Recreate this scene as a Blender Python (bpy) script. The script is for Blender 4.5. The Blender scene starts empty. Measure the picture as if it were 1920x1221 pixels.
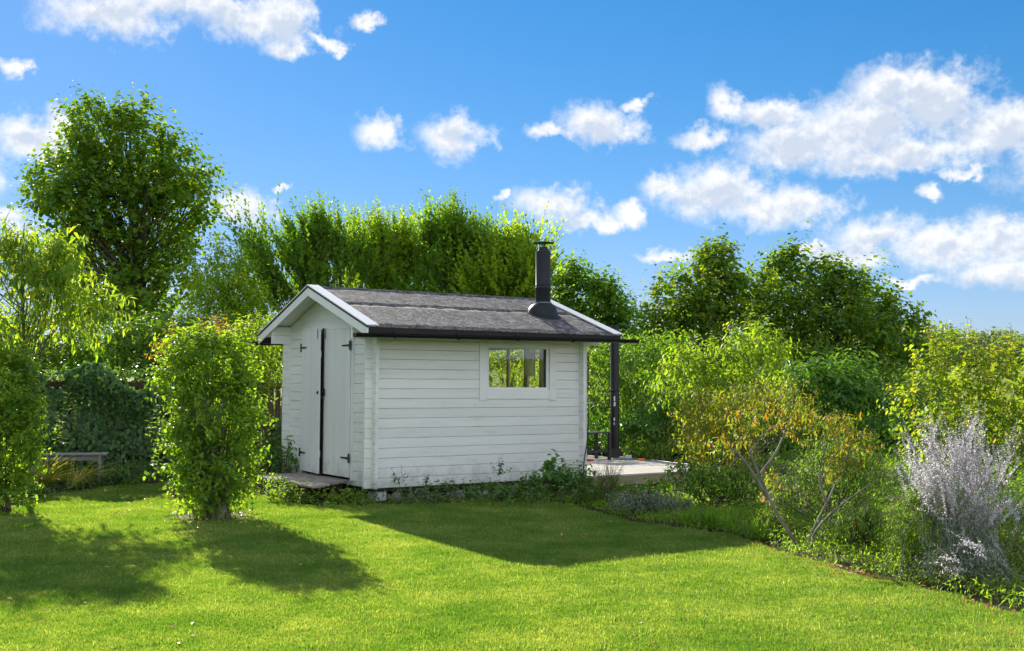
import bpy, math, random
import numpy as np
from mathutils import Matrix, Vector

rng = np.random.default_rng(7)
random.seed(7)
sc = bpy.context.scene
col = sc.collection
R = math.radians

# ------------------------------------------------------------------ camera
FOC, PITCH, ROLL = 2106.77, 0.0515, 0.0053          # focal length in photo pixels (1920 wide)
CAM = np.array([0.0, 0.0, 1.6025])
cd = bpy.data.cameras.new('camera')
cd.sensor_width = 36.0
cd.lens = FOC / 1920 * 36
cd.clip_end = 6000
cam = bpy.data.objects.new('camera', cd)
col.objects.link(cam)
_r, _u, _f = Vector((1, 0, 0)), Vector((0, -math.sin(PITCH), math.cos(PITCH))), Vector((0, math.cos(PITCH), math.sin(PITCH)))
_c, _s = math.cos(ROLL), math.sin(ROLL)
_x, _y = _r * _c + _u * _s, _u * _c - _r * _s
cam.matrix_world = Matrix(((_x.x, _y.x, -_f.x, CAM[0]), (_x.y, _y.y, -_f.y, CAM[1]), (_x.z, _y.z, -_f.z, CAM[2]), (0, 0, 0, 1)))
sc.camera = cam

# ------------------------------------------------------------------ sun, sky, exposure
SUN_EL, SUN_AZ = 23.4, -25.5        # azimuth measured clockwise from +Y (the viewing direction)
sc.view_settings.view_transform = 'Standard'
sc.view_settings.look = 'None'
sc.view_settings.gamma = 1
sc.view_settings.exposure = 1.5
sun_data = bpy.data.lights.new('sun', 'SUN')
sun_data.energy = 3.5
sun_data.angle = R(0.55)
sun_data.color = (1.0, 0.93, 0.80)
sun = bpy.data.objects.new('sun', sun_data)
col.objects.link(sun)
_sd = Vector((math.sin(R(SUN_AZ)) * math.cos(R(SUN_EL)), math.cos(R(SUN_AZ)) * math.cos(R(SUN_EL)), math.sin(R(SUN_EL))))
sun.rotation_euler = _sd.to_track_quat('Z', 'Y').to_euler()
sun.location = (-10, 25, 15)

world = bpy.data.worlds.new('World')
sc.world = world
world.use_nodes = True
wn, wl = world.node_tree.nodes, world.node_tree.links
wn.clear()


def wnode(t, **kw):
    n = wn.new(t)
    for k, v in kw.items():
        setattr(n, k, v)
    return n


def wm(op, a, b=None, c=None, clamp=False):
    n = wnode('ShaderNodeMath', operation=op, use_clamp=clamp)
    for i, v in enumerate((a, b, c)):
        if v is None:
            continue
        if isinstance(v, (int, float)):
            n.inputs[i].default_value = v
        else:
            wl.new(v, n.inputs[i])
    return n.outputs[0]


def wv(op, a, b=None):
    n = wnode('ShaderNodeVectorMath', operation=op)
    for i, v in enumerate((a, b)):
        if v is None:
            continue
        if isinstance(v, tuple):
            n.inputs[i].default_value = v
        else:
            wl.new(v, n.inputs[i])
    return n.outputs['Value'] if op == 'LENGTH' else n.outputs[0]


def wnoise(vec, scale, detail, rough=0.55):
    n = wnode('ShaderNodeTexNoise')
    n.inputs['Scale'].default_value = scale
    n.inputs['Detail'].default_value = detail
    n.inputs['Roughness'].default_value = rough
    wl.new(vec, n.inputs['Vector'])
    return n


tc = wnode('ShaderNodeTexCoord').outputs['Generated']
sep = wnode('ShaderNodeSeparateXYZ')
wl.new(tc, sep.inputs[0])
az = wm('ARCTAN2', sep.outputs[0], sep.outputs[1])
el = wm('ARCSINE', sep.outputs[2])
ang = wnode('ShaderNodeCombineXYZ')
wl.new(az, ang.inputs[0])
wl.new(el, ang.inputs[1])
ang = ang.outputs[0]
n1 = wnoise(ang, 26, 6, 0.6)
n2 = wnoise(ang, 75, 6, 0.65)
w1 = wv('MULTIPLY', wv('SUBTRACT', n1.outputs['Color'], (0.5, 0.5, 0.5)), (0.05, 0.04, 0))
w2 = wv('MULTIPLY', wv('SUBTRACT', n2.outputs['Color'], (0.5, 0.5, 0.5)), (0.012, 0.012, 0))
pw = wv('ADD', wv('ADD', ang, w1), w2)
CLOUDS = [(190, 22, 115, 40), (330, 0, 220, 28), (440, 28, 90, 36), (520, 30, 75, 50), (520, 85, 32, 20), (600, 72, 30, 14),
          (10, 125, 24, 18), (50, 252, 72, 34), (105, 235, 28, 26), (450, 388, 60, 32), (525, 353, 16, 7), (15, 418, 55, 22),
          (705, 250, 46, 32), (845, 252, 62, 38), (1125, 225, 80, 38), (1030, 248, 48, 15), (1195, 188, 22, 13),
          (1035, 380, 80, 36), (1100, 408, 50, 22), (1178, 390, 36, 25), (1340, 358, 120, 48), (1460, 385, 120, 38), (1250, 345, 42, 26),
          (1330, 255, 62, 20), (1360, 190, 34, 30), (1450, 205, 75, 30), (1500, 265, 120, 45), (1640, 225, 130, 60), (1665, 155, 62, 45),
          (1765, 185, 88, 66), (1720, 150, 60, 40), (1880, 240, 100, 55), (1700, 275, 200, 34), (1245, 475, 50, 14), (1750, 358, 28, 14), (1805, 315, 38, 10),
          (1670, 440, 105, 32), (1790, 450, 110, 40), (1880, 440, 70, 46), (1880, 505, 95, 26), (1590, 478, 80, 20), (1520, 468, 26, 10),
          (1700, 520, 45, 9), (940, 370, 12, 9), (680, 25, 26, 14), (2100, 300, 150, 60), (-120, 330, 90, 60)]
near_d = None
above = None
pw_up = wv('ADD', wv('ADD', ang, wv('MULTIPLY', w1, (.6, .6, 0))), (-0.003, 0.011, 0))
for px, py, rx, ry in CLOUDS:
    a0 = math.atan((px - 960) / FOC)
    e0 = math.atan((719 - py) / FOC * math.cos(a0))
    d = wv('LENGTH', wv('MULTIPLY', wv('SUBTRACT', pw, (a0, e0, 0)), (FOC / rx / .98, FOC / ry / .98, 0)))
    if near_d is None:
        near_d = d
    else:
        m = wnode('ShaderNodeMath', operation='SMOOTH_MIN')
        wl.new(near_d, m.inputs[0])
        wl.new(d, m.inputs[1])
        m.inputs[2].default_value = 0.25
        near_d = m.outputs[0]
    if rx >= 58:        # how deep the cloud is just above: that shades its belly
        d2 = wv('LENGTH', wv('MULTIPLY', wv('SUBTRACT', pw_up, (a0, e0, 0)), (FOC / rx, FOC / ry, 0)))
        above = d2 if above is None else wm('MINIMUM', above, d2)
# scattered clouds over the unseen rest of the sky, thickened to add fill light
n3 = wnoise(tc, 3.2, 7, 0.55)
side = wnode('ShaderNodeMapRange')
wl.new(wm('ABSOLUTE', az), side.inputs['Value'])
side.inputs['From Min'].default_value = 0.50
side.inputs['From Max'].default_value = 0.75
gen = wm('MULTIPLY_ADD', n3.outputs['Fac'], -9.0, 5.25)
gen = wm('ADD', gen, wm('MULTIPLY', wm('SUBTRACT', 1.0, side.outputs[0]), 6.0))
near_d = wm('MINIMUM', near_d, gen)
dd = wm('ADD', near_d, wm('MULTIPLY', wm('SUBTRACT', n1.outputs['Fac'], 0.5), 1.4))
dd = wm('ADD', dd, wm('MULTIPLY', wm('SUBTRACT', n2.outputs['Fac'], 0.5), 1.1))
cm = wnode('ShaderNodeMapRange', interpolation_type='SMOOTHSTEP')
wl.new(dd, cm.inputs['Value'])
cm.inputs['From Min'].default_value = 1.38
cm.inputs['From Max'].default_value = 0.30
cm.inputs['To Max'].default_value = 0.95
# soft grey bellies, from a broad noise
n4 = wnoise(ang, 24, 7, 0.62)
belly = wnode('ShaderNodeMapRange', interpolation_type='SMOOTHSTEP')
n1u = wnoise(wv('ADD', ang, (-0.003, 0.007, 0)), 26, 6, 0.6)
lit = wm('SUBTRACT', n1u.outputs['Fac'], n1.outputs['Fac'])
bl = wm('ADD', wm('MULTIPLY', wm('SUBTRACT', n4.outputs['Fac'], 0.5), 0.42), wm('MULTIPLY', wm('SUBTRACT', 0.9, dd), 0.24))
depth_ = wm('MULTIPLY', wm('SUBTRACT', 1.0, wm('MINIMUM', above, 1.4)), 0.30)
wl.new(wm('ADD', wm('ADD', wm('ADD', bl, 0.42), wm('MULTIPLY', lit, -1.7)), depth_), belly.inputs['Value'])
belly.inputs['From Min'].default_value = 0.42
belly.inputs['From Max'].default_value = 0.86
ccol = wnode('ShaderNodeMix', data_type='RGBA')
wl.new(belly.outputs[0], ccol.inputs[0])
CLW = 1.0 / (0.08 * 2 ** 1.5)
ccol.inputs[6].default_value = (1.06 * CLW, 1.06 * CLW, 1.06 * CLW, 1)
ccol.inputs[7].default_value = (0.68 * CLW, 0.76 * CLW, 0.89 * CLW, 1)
sky = wnode('ShaderNodeTexSky', sky_type='NISHITA')
sky.sun_disc = False
sky.sun_elevation = R(SUN_EL)
sky.sun_rotation = R(SUN_AZ)
sky.altitude = 200
sky.air_density = 1.0
sky.dust_density = 0.05
sky.ozone_density = 3.0
hs = wnode('ShaderNodeHueSaturation')
hs.inputs['Saturation'].default_value = 1.35
KS = 0.155
hs.inputs['Value'].default_value = 1.0
wl.new(sky.outputs[0], hs.inputs['Color'])
mixc = wnode('ShaderNodeMix', data_type='RGBA')
wl.new(cm.outputs[0], mixc.inputs[0])
# soft shoulder on the sky brightness, so that the haze near the horizon stays blue as in the photograph
xk = wv('MULTIPLY', hs.outputs[0], (KS * .80, KS * 1.04, KS * 1.15))
den = wv('ADD', wv('MULTIPLY', xk, (.7, .7, .35)), (1, 1, 1))
yk = wv('MULTIPLY', wv('DIVIDE', xk, den), (CLW, CLW, CLW))
wl.new(yk, mixc.inputs[6])
# front-lit clouds opposite the sun, out of view, are brightened for extra fill
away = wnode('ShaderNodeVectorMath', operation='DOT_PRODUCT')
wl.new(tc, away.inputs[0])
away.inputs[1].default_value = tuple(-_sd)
cloud_fill = wnode('ShaderNodeMapRange', interpolation_type='SMOOTHSTEP')
wl.new(away.outputs['Value'], cloud_fill.inputs['Value'])
cloud_fill.inputs['From Min'].default_value = -0.75
cloud_fill.inputs['From Max'].default_value = 0.75
cloud_fill.inputs['To Min'].default_value = 1.0
cloud_fill.inputs['To Max'].default_value = 1.9
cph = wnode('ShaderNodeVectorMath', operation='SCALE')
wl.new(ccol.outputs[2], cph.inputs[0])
wl.new(cloud_fill.outputs[0], cph.inputs['Scale'])
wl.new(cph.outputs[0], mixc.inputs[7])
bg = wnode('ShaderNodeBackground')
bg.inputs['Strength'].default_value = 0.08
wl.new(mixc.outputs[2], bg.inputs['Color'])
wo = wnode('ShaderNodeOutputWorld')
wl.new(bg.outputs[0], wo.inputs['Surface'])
world.cycles.sampling_method = 'MANUAL'
world.cycles.sample_map_resolution = 512

sc.render.engine = 'CYCLES'
sc.cycles.max_bounces = 8
sc.cycles.diffuse_bounces = 4
sc.cycles.transmission_bounces = 6
sc.cycles.transparent_max_bounces = 8
sc.cycles.caustics_reflective = False
sc.cycles.caustics_refractive = False


# ------------------------------------------------------------------ placing helpers
def ray(x, y):
    X, Y = x - 960, y - 610.5
    px, py = X * _c + Y * _s, -X * _s + Y * _c
    d = (px / FOC, 1.0, -py / FOC)
    cp, sp = math.cos(PITCH), math.sin(PITCH)
    return np.array([d[0], d[1] * cp - d[2] * sp, d[1] * sp + d[2] * cp])


def gp(x, y, z=0.0):
    """The ground point seen at this place of the photo."""
    d = ray(x, y)
    return CAM + d * ((z - CAM[2]) / d[2])


def at(x, y, depth):
    """The point seen at this place of the photo, this many metres away."""
    d = ray(x, y)
    return CAM + d * (depth / d[1])


# shed frame: u along the long wall, v along the gable (away from the camera), w up from the wall base
SA = 0.593
SO = np.array([-1.892, 15.259, 0.17])
SU = np.array([math.cos(SA), math.sin(SA), 0])
SV = np.array([-math.sin(SA), math.cos(SA), 0])


def sp(u, v, w=0.0):
    return SO + SU * u + SV * v + np.array([0, 0, w])


# ------------------------------------------------------------------ materials
def new_mat(name):
    m = bpy.data.materials.new(name)
    m.use_nodes = True
    m.node_tree.nodes.clear()
    return m, m.node_tree.nodes, m.node_tree.links


def ramp_set(r, cols):
    els = r.color_ramp.elements
    n = len(cols)
    while len(els) < n:
        els.new(0.5)
    for i, c in enumerate(cols):
        if len(c) == 4:
            p, c = c[0], c[1:]
        else:
            p = i / max(1, n - 1)
        els[i].position = p
        els[i].color = (*c, 1)


def leaf_mat(name, cols, trans=0.45, tcol=(2.3, 2.15, 0.45), rough=0.5, gloss=0.28, blend='LINEAR'):
    cols = [(2.06 * a + .004, 1.96 * b + .004, 1.8 * c + .014) for a, b, c in cols]
    trans = min(.62, trans + .12)
    """Leaf: diffuse + light coming through + a waxy coat. Each leaf has its own tint."""
    m, n, l = new_mat(name)
    a = n.new('ShaderNodeAttribute')
    a.attribute_name = 'tint'
    r = n.new('ShaderNodeValToRGB')
    r.color_ramp.interpolation = blend
    ramp_set(r, cols)
    l.new(a.outputs['Fac'], r.inputs[0])
    p = n.new('ShaderNodeBsdfPrincipled')
    l.new(r.outputs[0], p.inputs['Base Color'])
    p.inputs['Roughness'].default_value = rough
    p.inputs['Specular IOR Level'].default_value = gloss
    t = n.new('ShaderNodeBsdfTranslucent')
    mu = n.new('ShaderNodeMix')
    mu.data_type = 'RGBA'
    mu.blend_type = 'MULTIPLY'
    mu.inputs[0].default_value = 1
    l.new(r.outputs[0], mu.inputs[6])
    mu.inputs[7].default_value = (*tcol, 1)
    l.new(mu.outputs[2], t.inputs[0])
    mx = n.new('ShaderNodeMixShader')
    mx.inputs[0].default_value = trans
    l.new(p.outputs[0], mx.inputs[1])
    l.new(t.outputs[0], mx.inputs[2])
    o = n.new('ShaderNodeOutputMaterial')
    l.new(mx.outputs[0], o.inputs[0])
    return m


def surf_mat(name, cols, scale=(3, 3, 3), detail=5, rough=0.6, spec=0.4, bump=0.0, bscale=40.0, metallic=0.0, coords='Object', rvar=0.0, contrast=(0.3, 0.7)):
    m, n, l = new_mat(name)
    t = n.new('ShaderNodeTexCoord')
    mp = n.new('ShaderNodeMapping')
    mp.inputs['Scale'].default_value = scale
    l.new(t.outputs[coords], mp.inputs[0])
    no = n.new('ShaderNodeTexNoise')
    no.inputs['Scale'].default_value = 1
    no.inputs['Detail'].default_value = detail
    no.inputs['Roughness'].default_value = 0.62
    l.new(mp.outputs[0], no.inputs['Vector'])
    r = n.new('ShaderNodeValToRGB')
    ramp_set(r, [(contrast[0] + (contrast[1] - contrast[0]) * i / max(1, len(cols) - 1), *c) for i, c in enumerate(cols)])
    l.new(no.outputs['Fac'], r.inputs[0])
    p = n.new('ShaderNodeBsdfPrincipled')
    out = r.outputs[0]
    if rvar:
        oi = n.new('ShaderNodeObjectInfo')
        mr = n.new('ShaderNodeMapRange')
        mr.inputs['To Min'].default_value = 1 - rvar
        mr.inputs['To Max'].default_value = 1 + rvar * 0.4
        l.new(oi.outputs['Random'], mr.inputs['Value'])
        mu = n.new('ShaderNodeVectorMath')
        mu.operation = 'SCALE'
        l.new(out, mu.inputs[0])
        l.new(mr.outputs[0], mu.inputs['Scale'])
        out = mu.outputs[0]
    l.new(out, p.inputs['Base Color'])
    p.inputs['Roughness'].default_value = rough
    p.inputs['Specular IOR Level'].default_value = spec
    p.inputs['Metallic'].default_value = metallic
    if bump:
        n5 = n.new('ShaderNodeTexNoise')
        n5.inputs['Scale'].default_value = bscale
        n5.inputs['Detail'].default_value = 4
        l.new(mp.outputs[0], n5.inputs['Vector'])
        b = n.new('ShaderNodeBump')
        b.inputs['Strength'].default_value = bump
        b.inputs['Distance'].default_value = 0.01
        l.new(n5.outputs['Fac'], b.inputs['Height'])
        l.new(b.outputs[0], p.inputs['Normal'])
    o = n.new('ShaderNodeOutputMaterial')
    l.new(p.outputs[0], o.inputs[0])
    return m


# ------------------------------------------------------------------ mesh helpers
def np_mesh(name, verts, faces, mat=None, tint=None):
    """verts (n,3); faces: one (k,3|4) array or a list of such; tint: per-face float list matching."""
    verts = np.asarray(verts, dtype=np.float32)
    if not isinstance(faces, (list, tuple)):
        faces = [faces]
    faces = [np.asarray(f, dtype=np.int32) for f in faces if len(f)]
    me = bpy.data.meshes.new(name)
    me.vertices.add(len(verts))
    me.vertices.foreach_set('co', verts.ravel())
    tot = sum(f.size for f in faces)
    me.loops.add(tot)
    me.loops.foreach_set('vertex_index', np.concatenate([f.ravel() for f in faces]))
    starts, off = [], 0
    for f in faces:
        starts.append(off + np.arange(len(f)) * f.shape[1])
        off += f.size
    starts = np.concatenate(starts)
    me.polygons.add(len(starts))
    me.polygons.foreach_set('loop_start', starts.astype(np.int32))
    me.update(calc_edges=True)
    if tint is not None:
        a = me.attributes.new('tint', 'FLOAT', 'FACE')
        a.data.foreach_set('value', np.asarray(tint, dtype=np.float32))
    if mat:
        me.materials.append(mat)
    return me


def link(name, me, parent=None, loc=None, rz=0.0):
    o = bpy.data.objects.new(name, me)
    col.objects.link(o)
    if loc is not None:
        o.location = tuple(float(c) for c in loc)
    if rz:
        o.rotation_euler = (0, 0, rz)
    if parent is not None:
        o.parent = parent
    return o


def tag(o, label=None, cat=None, group=None, kind=None):
    if label:
        o['label'] = label
    if cat:
        o['category'] = cat
    if group:
        o['group'] = group
    if kind:
        o['kind'] = kind
    return o


def thing(name, label, cat, loc=(0, 0, 0), rz=0.0, group=None):
    o = link(name, None, None, loc, rz)
    o.empty_display_size = 0.2
    return tag(o, label, cat, group)


class MB:
    """Collects boxes, prisms and tubes into one mesh."""

    def __init__(s):
        s.v, s.f = [], []

    def add(s, vs, fs):
        b = len(s.v)
        s.v += [tuple(float(c) for c in v) for v in vs]
        s.f += [tuple(b + i for i in f) for f in fs]
        return s

    def box(s, x0, x1, y0, y1, z0, z1, c=0.0):
        """axis-aligned box; c > 0 chamfers the four edges along the longest axis"""
        if c <= 0:
            vs = [(x, y, z) for x in (x0, x1) for y in (y0, y1) for z in (z0, z1)]
            return s.add(vs, [(0, 1, 3, 2), (4, 6, 7, 5), (0, 4, 5, 1), (2, 3, 7, 6), (0, 2, 6, 4), (1, 5, 7, 3)])
        ax = max(range(3), key=lambda i: ((x1 - x0), (y1 - y0), (z1 - z0))[i])
        lo, hi = [(x0, x1), (y0, y1), (z0, z1)][ax]
        a0, a1 = [(y0, y1), (x0, x1), (x0, x1)][ax]
        b0, b1 = [(z0, z1), (z0, z1), (y0, y1)][ax]
        prof = [(a0 + c, b0), (a1 - c, b0), (a1, b0 + c), (a1, b1 - c), (a1 - c, b1), (a0 + c, b1), (a0, b1 - c), (a0, b0 + c)]
        mk = [lambda t, a, b: (t, a, b), lambda t, a, b: (a, t, b), lambda t, a, b: (a, b, t)][ax]
        vs = [mk(lo, a, b) for a, b in prof] + [mk(hi, a, b) for a, b in prof]
        fs = [tuple(range(8)), tuple(range(15, 7, -1))] + [(i, i + 8, (i + 1) % 8 + 8, (i + 1) % 8) for i in range(8)]
        return s.add(vs, fs)

    def prism(s, poly, axis, t0, t1):
        """poly of 2-D points in the two other axes, extruded along axis from t0 to t1"""
        mk = [lambda t, a, b: (t, a, b), lambda t, a, b: (a, t, b), lambda t, a, b: (a, b, t)][axis]
        n = len(poly)
        vs = [mk(t0, *p) for p in poly] + [mk(t1, *p) for p in poly]
        return s.add(vs, [tuple(range(n)), tuple(range(2 * n - 1, n - 1, -1))] + [(i, i + n, (i + 1) % n + n, (i + 1) % n) for i in range(n)])

    def tube(s, pts, rad, sides=8):
        pts = [Vector(p) for p in pts]
        rad = rad if isinstance(rad, (list, tuple)) else [rad] * len(pts)
        rings = []
        ref = Vector((0.3, 0.2, 1)).normalized()
        for i, p in enumerate(pts):
            d = (pts[min(i + 1, len(pts) - 1)] - pts[max(i - 1, 0)]).normalized()
            a = d.cross(ref)
            if a.length < 0.1:
                a = d.cross(Vector((1, 0, 0)))
            a.normalize()
            b = d.cross(a)
            rings.append([p + (a * math.cos(t) + b * math.sin(t)) * rad[i] for t in [2 * math.pi * k / sides for k in range(sides)]])
        vs = [v for r in rings for v in r]
        fs = []
        for i in range(len(pts) - 1):
            for k in range(sides):
                k2 = (k + 1) % sides
                fs.append((i * sides + k, i * sides + k2, (i + 1) * sides + k2, (i + 1) * sides + k))
        fs += [tuple(range(sides - 1, -1, -1)), tuple((len(pts) - 1) * sides + k for k in range(sides))]
        return s.add(vs, fs)

    def lathe(s, cx, cy, prof, sides=32):
        """prof: list of (radius, z)"""
        vs = []
        for r, z in prof:
            vs += [(cx + r * math.cos(2 * math.pi * k / sides), cy + r * math.sin(2 * math.pi * k / sides), z) for k in range(sides)]
        fs = []
        for i in range(len(prof) - 1):
            for k in range(sides):
                k2 = (k + 1) % sides
                fs.append((i * sides + k, i * sides + k2, (i + 1) * sides + k2, (i + 1) * sides + k))
        fs += [tuple(range(sides - 1, -1, -1)), tuple((len(prof) - 1) * sides + k for k in range(sides))]
        return s.add(vs, fs)

    def build(s, name, mat, parent=None, loc=None, rz=0.0, smooth=False):
        me = bpy.data.meshes.new(name)
        me.from_pydata(s.v, [], s.f)
        me.materials.append(mat)
        me.update()
        o = link(name, me, parent, loc, rz)
        if smooth:
            me.shade_smooth()
            if hasattr(me, 'set_sharp_from_angle'):
                me.set_sharp_from_angle(angle=R(35))
        return o


# ------------------------------------------------------------------ plants: numpy leaf and twig builders
def nrm(a):
    return a / np.maximum(np.linalg.norm(a, axis=-1, keepdims=True), 1e-9)


def rdir(n, up=0.0):
    d = rng.normal(size=(n, 3))
    d = nrm(d)
    d[:, 2] += up
    return nrm(d)


class Leaves:
    """Collects leaf blades; three templates: 'diamond' 2 tris, 'oval' 4 tris, 'lance' 6 tris (bends down)."""
    T = {
        'diamond': (np.array([(0, 0, 0), (.42, .5, .06), (1, 0, -.05), (.42, -.5, .06)]), [(0, 3, 2), (0, 2, 1)]),
        'oval': (np.array([(0, 0, 0), (.28, .42, .07), (.7, .36, .03), (1, 0, -.12), (.7, -.36, .03), (.28, -.42, .07), (.5, 0, -.02)]),
                 [(0, 6, 1), (1, 6, 2), (2, 6, 3), (3, 6, 4), (4, 6, 5), (5, 6, 0)]),
        'lance': (np.array([(0, 0, 0), (.3, .5, .05), (.3, -.5, .05), (.68, .4, -.09), (.68, -.4, -.09), (1, 0, -.32)]),
                  [(0, 2, 1), (1, 2, 4), (1, 4, 3), (3, 4, 5)]),
        'needle': (np.array([(0, .5, 0), (0, -.5, 0), (1, 0, 0)]), [(0, 1, 2)]),
    }

    def __init__(s):
        s.v, s.f, s.t, s.n = [], [], [], 0

    def add(s, P, D, N, L, W, shape='diamond', tint=None):
        n = len(P)
        if n == 0:
            return
        L = np.broadcast_to(np.asarray(L, float), (n,))
        W = np.broadcast_to(np.asarray(W, float), (n,))
        D = nrm(D)
        S = nrm(np.cross(N, D))
        N = np.cross(D, S)
        T, F = s.T[shape]
        v = (P[:, None, :] + D[:, None, :] * (T[None, :, 0:1] * L[:, None, None]) + S[:, None, :] * (T[None, :, 1:2] * W[:, None, None])
             + N[:, None, :] * (T[None, :, 2:3] * L[:, None, None]))
        k = len(T)
        F = np.array(F)
        f = (np.arange(n) * k)[:, None, None] + F[None] + s.n
        s.v.append(v.reshape(-1, 3))
        s.f.append(f.reshape(-1, 3))
        if tint is None:
            tint = rng.random(n)
        s.t.append(np.repeat(np.clip(tint, 0, 1), len(F)))
        s.n += n * k

    def build(s, name, mat, parent=None):
        me = np_mesh(name, np.concatenate(s.v), np.concatenate(s.f), mat, np.concatenate(s.t))
        o = link(name, me, parent)
        o['kind'] = 'stuff'
        return o


def np_tubes(P, Rd, sides=4):
    """P (n,k,3), Rd (n,k) -> verts, quads"""
    n, k, _ = P.shape
    d = np.gradient(P, axis=1)
    d = nrm(d)
    ref = np.broadcast_to(np.array([0.31, 0.22, 0.93]), d.shape)
    a = np.cross(d, ref)
    bad = np.linalg.norm(a, axis=-1) < 0.15
    a[bad] = np.cross(d[bad], np.array([1.0, 0, 0]))
    a = nrm(a)
    b = np.cross(d, a)
    th = 2 * math.pi * np.arange(sides) / sides
    v = P[:, :, None, :] + (a[:, :, None, :] * np.cos(th)[None, None, :, None] + b[:, :, None, :] * np.sin(th)[None, None, :, None]) * Rd[:, :, None, None]
    idx = np.arange(n * k * sides).reshape(n, k, sides)
    q = np.stack([idx[:, :-1, :], np.roll(idx, -1, 2)[:, :-1, :], np.roll(idx, -1, 2)[:, 1:, :], idx[:, 1:, :]], -1).reshape(-1, 4)
    return v.reshape(-1, 3), q


class Tubes:
    def __init__(s):
        s.v, s.f, s.n = [], [], 0

    def add(s, P, Rd, sides=4):
        if len(P) == 0:
            return
        v, q = np_tubes(P, Rd, sides)
        s.v.append(v)
        s.f.append(q + s.n)
        s.n += len(v)

    def build(s, name, mat, parent=None, stuff=False):
        me = np_mesh(name, np.concatenate(s.v), np.concatenate(s.f), mat)
        me.shade_smooth()
        o = link(name, me, parent)
        if stuff:
            o['kind'] = 'stuff'
        return o


def shoot_leaves(LV, P0, D, SL, sag, spacing, LL, WW, shape, spread=0.8, droop=0.2, s0=0.1, tint=(0.0, 1.0), TB=None, twr=0.004, jit=0.3, tipscale=0.6, tint_tip=0.0):
    """Leaves set round each shoot. P0,D (n,3), SL (n)."""
    n = len(P0)
    K = max(2, int(round((1 - s0) * float(np.mean(SL)) / spacing)))
    s = s0 + (1 - s0) * (np.arange(K)[None, :] + rng.random((n, K)) * 0.8) / K
    p = P0[:, None] + D[:, None] * (SL[:, None] * s)[..., None]
    p[..., 2] -= sag * SL[:, None] * s ** 2
    t = np.repeat(D[:, None], K, 1).copy()
    t[..., 2] -= 2 * sag * s
    t = nrm(t)
    ph = rng.random((n, 1)) * 6.28 + np.arange(K)[None] * 2.4
    a = nrm(np.cross(t, np.array([0.2, 0.1, 1.0])))
    b = np.cross(t, a)
    rad = a * np.cos(ph)[..., None] + b * np.sin(ph)[..., None]
    d = t * (1 - spread) + rad * spread + rng.normal(size=t.shape) * jit * 0.5
    d[..., 2] -= droop
    d = nrm(d)
    up = np.zeros_like(d)
    up[..., 2] = 1
    up += rng.normal(size=d.shape) * jit + t * 0.4
    sc_ = (0.65 + 0.6 * rng.random((n, K))) * (1 - (1 - tipscale) * s ** 3)
    base = rng.random((n, 1)) * 0.5 + rng.random((n, K)) * 0.5
    ti = tint[0] + (tint[1] - tint[0]) * base + tint_tip * s ** 2
    LV.add(p.reshape(-1, 3), d.reshape(-1, 3), up.reshape(-1, 3), (LL * sc_).ravel(), (WW * sc_).ravel(), shape, ti.ravel())
    if TB is not None:
        ss = np.array([0, 0.35, 0.7, 1.0])
        q = P0[:, None] + D[:, None] * (SL[:, None] * ss)[..., None]
        q[..., 2] -= sag * SL[:, None] * ss ** 2
        TB.add(q, np.broadcast_to(twr * np.array([1, .8, .55, .25]), (n, 4)), 3)


def lobes3(lobes, depth):
    """photo ellipses -> 3-D ellipsoids: (centre, radii)"""
    out = []
    for L in lobes:
        px, py, rx, ry = L[:4]
        dy = L[4] if len(L) > 4 else 0.0
        w = L[5] if len(L) > 5 else 1.0
        dep = depth + dy
        r = np.array([rx, rx * 0.85, ry]) * dep / FOC
        out.append((at(px, py, dep), r, w))
    return out


def limb_paths(base, tops, r0, fork, TB, sides=6, K=6, wig=0.05, r1=0.008):
    """Trunk-side limbs: from the trunk (height below each target) curving to each target."""
    n = len(tops)
    s = np.linspace(0, 1, K)
    hz = tops[:, 2] - base[2]
    hor = np.linalg.norm(tops[:, :2] - base[:2], axis=1)
    z0 = base[2] + np.clip(hz * fork - hor * 0.25, hz * 0.12, hz * 0.85)
    st = np.stack([np.full(n, base[0]), np.full(n, base[1]), z0], 1)
    mid = st * 0.45 + tops * 0.55
    mid[:, 2] = st[:, 2] + (tops[:, 2] - st[:, 2]) * 0.38
    P = (st[:, None] * ((1 - s) ** 2)[None, :, None] + mid[:, None] * (2 * s * (1 - s))[None, :, None] + tops[:, None] * (s ** 2)[None, :, None])
    P[:, 1:-1] += rng.normal(size=(n, K - 2, 3)) * wig * np.maximum(hor, 0.3)[:, None, None] * 0.5
    ln = np.linalg.norm(tops - st, axis=1)
    rr = np.clip(r0 * 0.09 * ln, r1 * 1.2, r0 * 0.5)
    TB.add(P, r1 + (rr[:, None] - r1) * (1 - s)[None, :] ** 0.9, sides)


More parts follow.
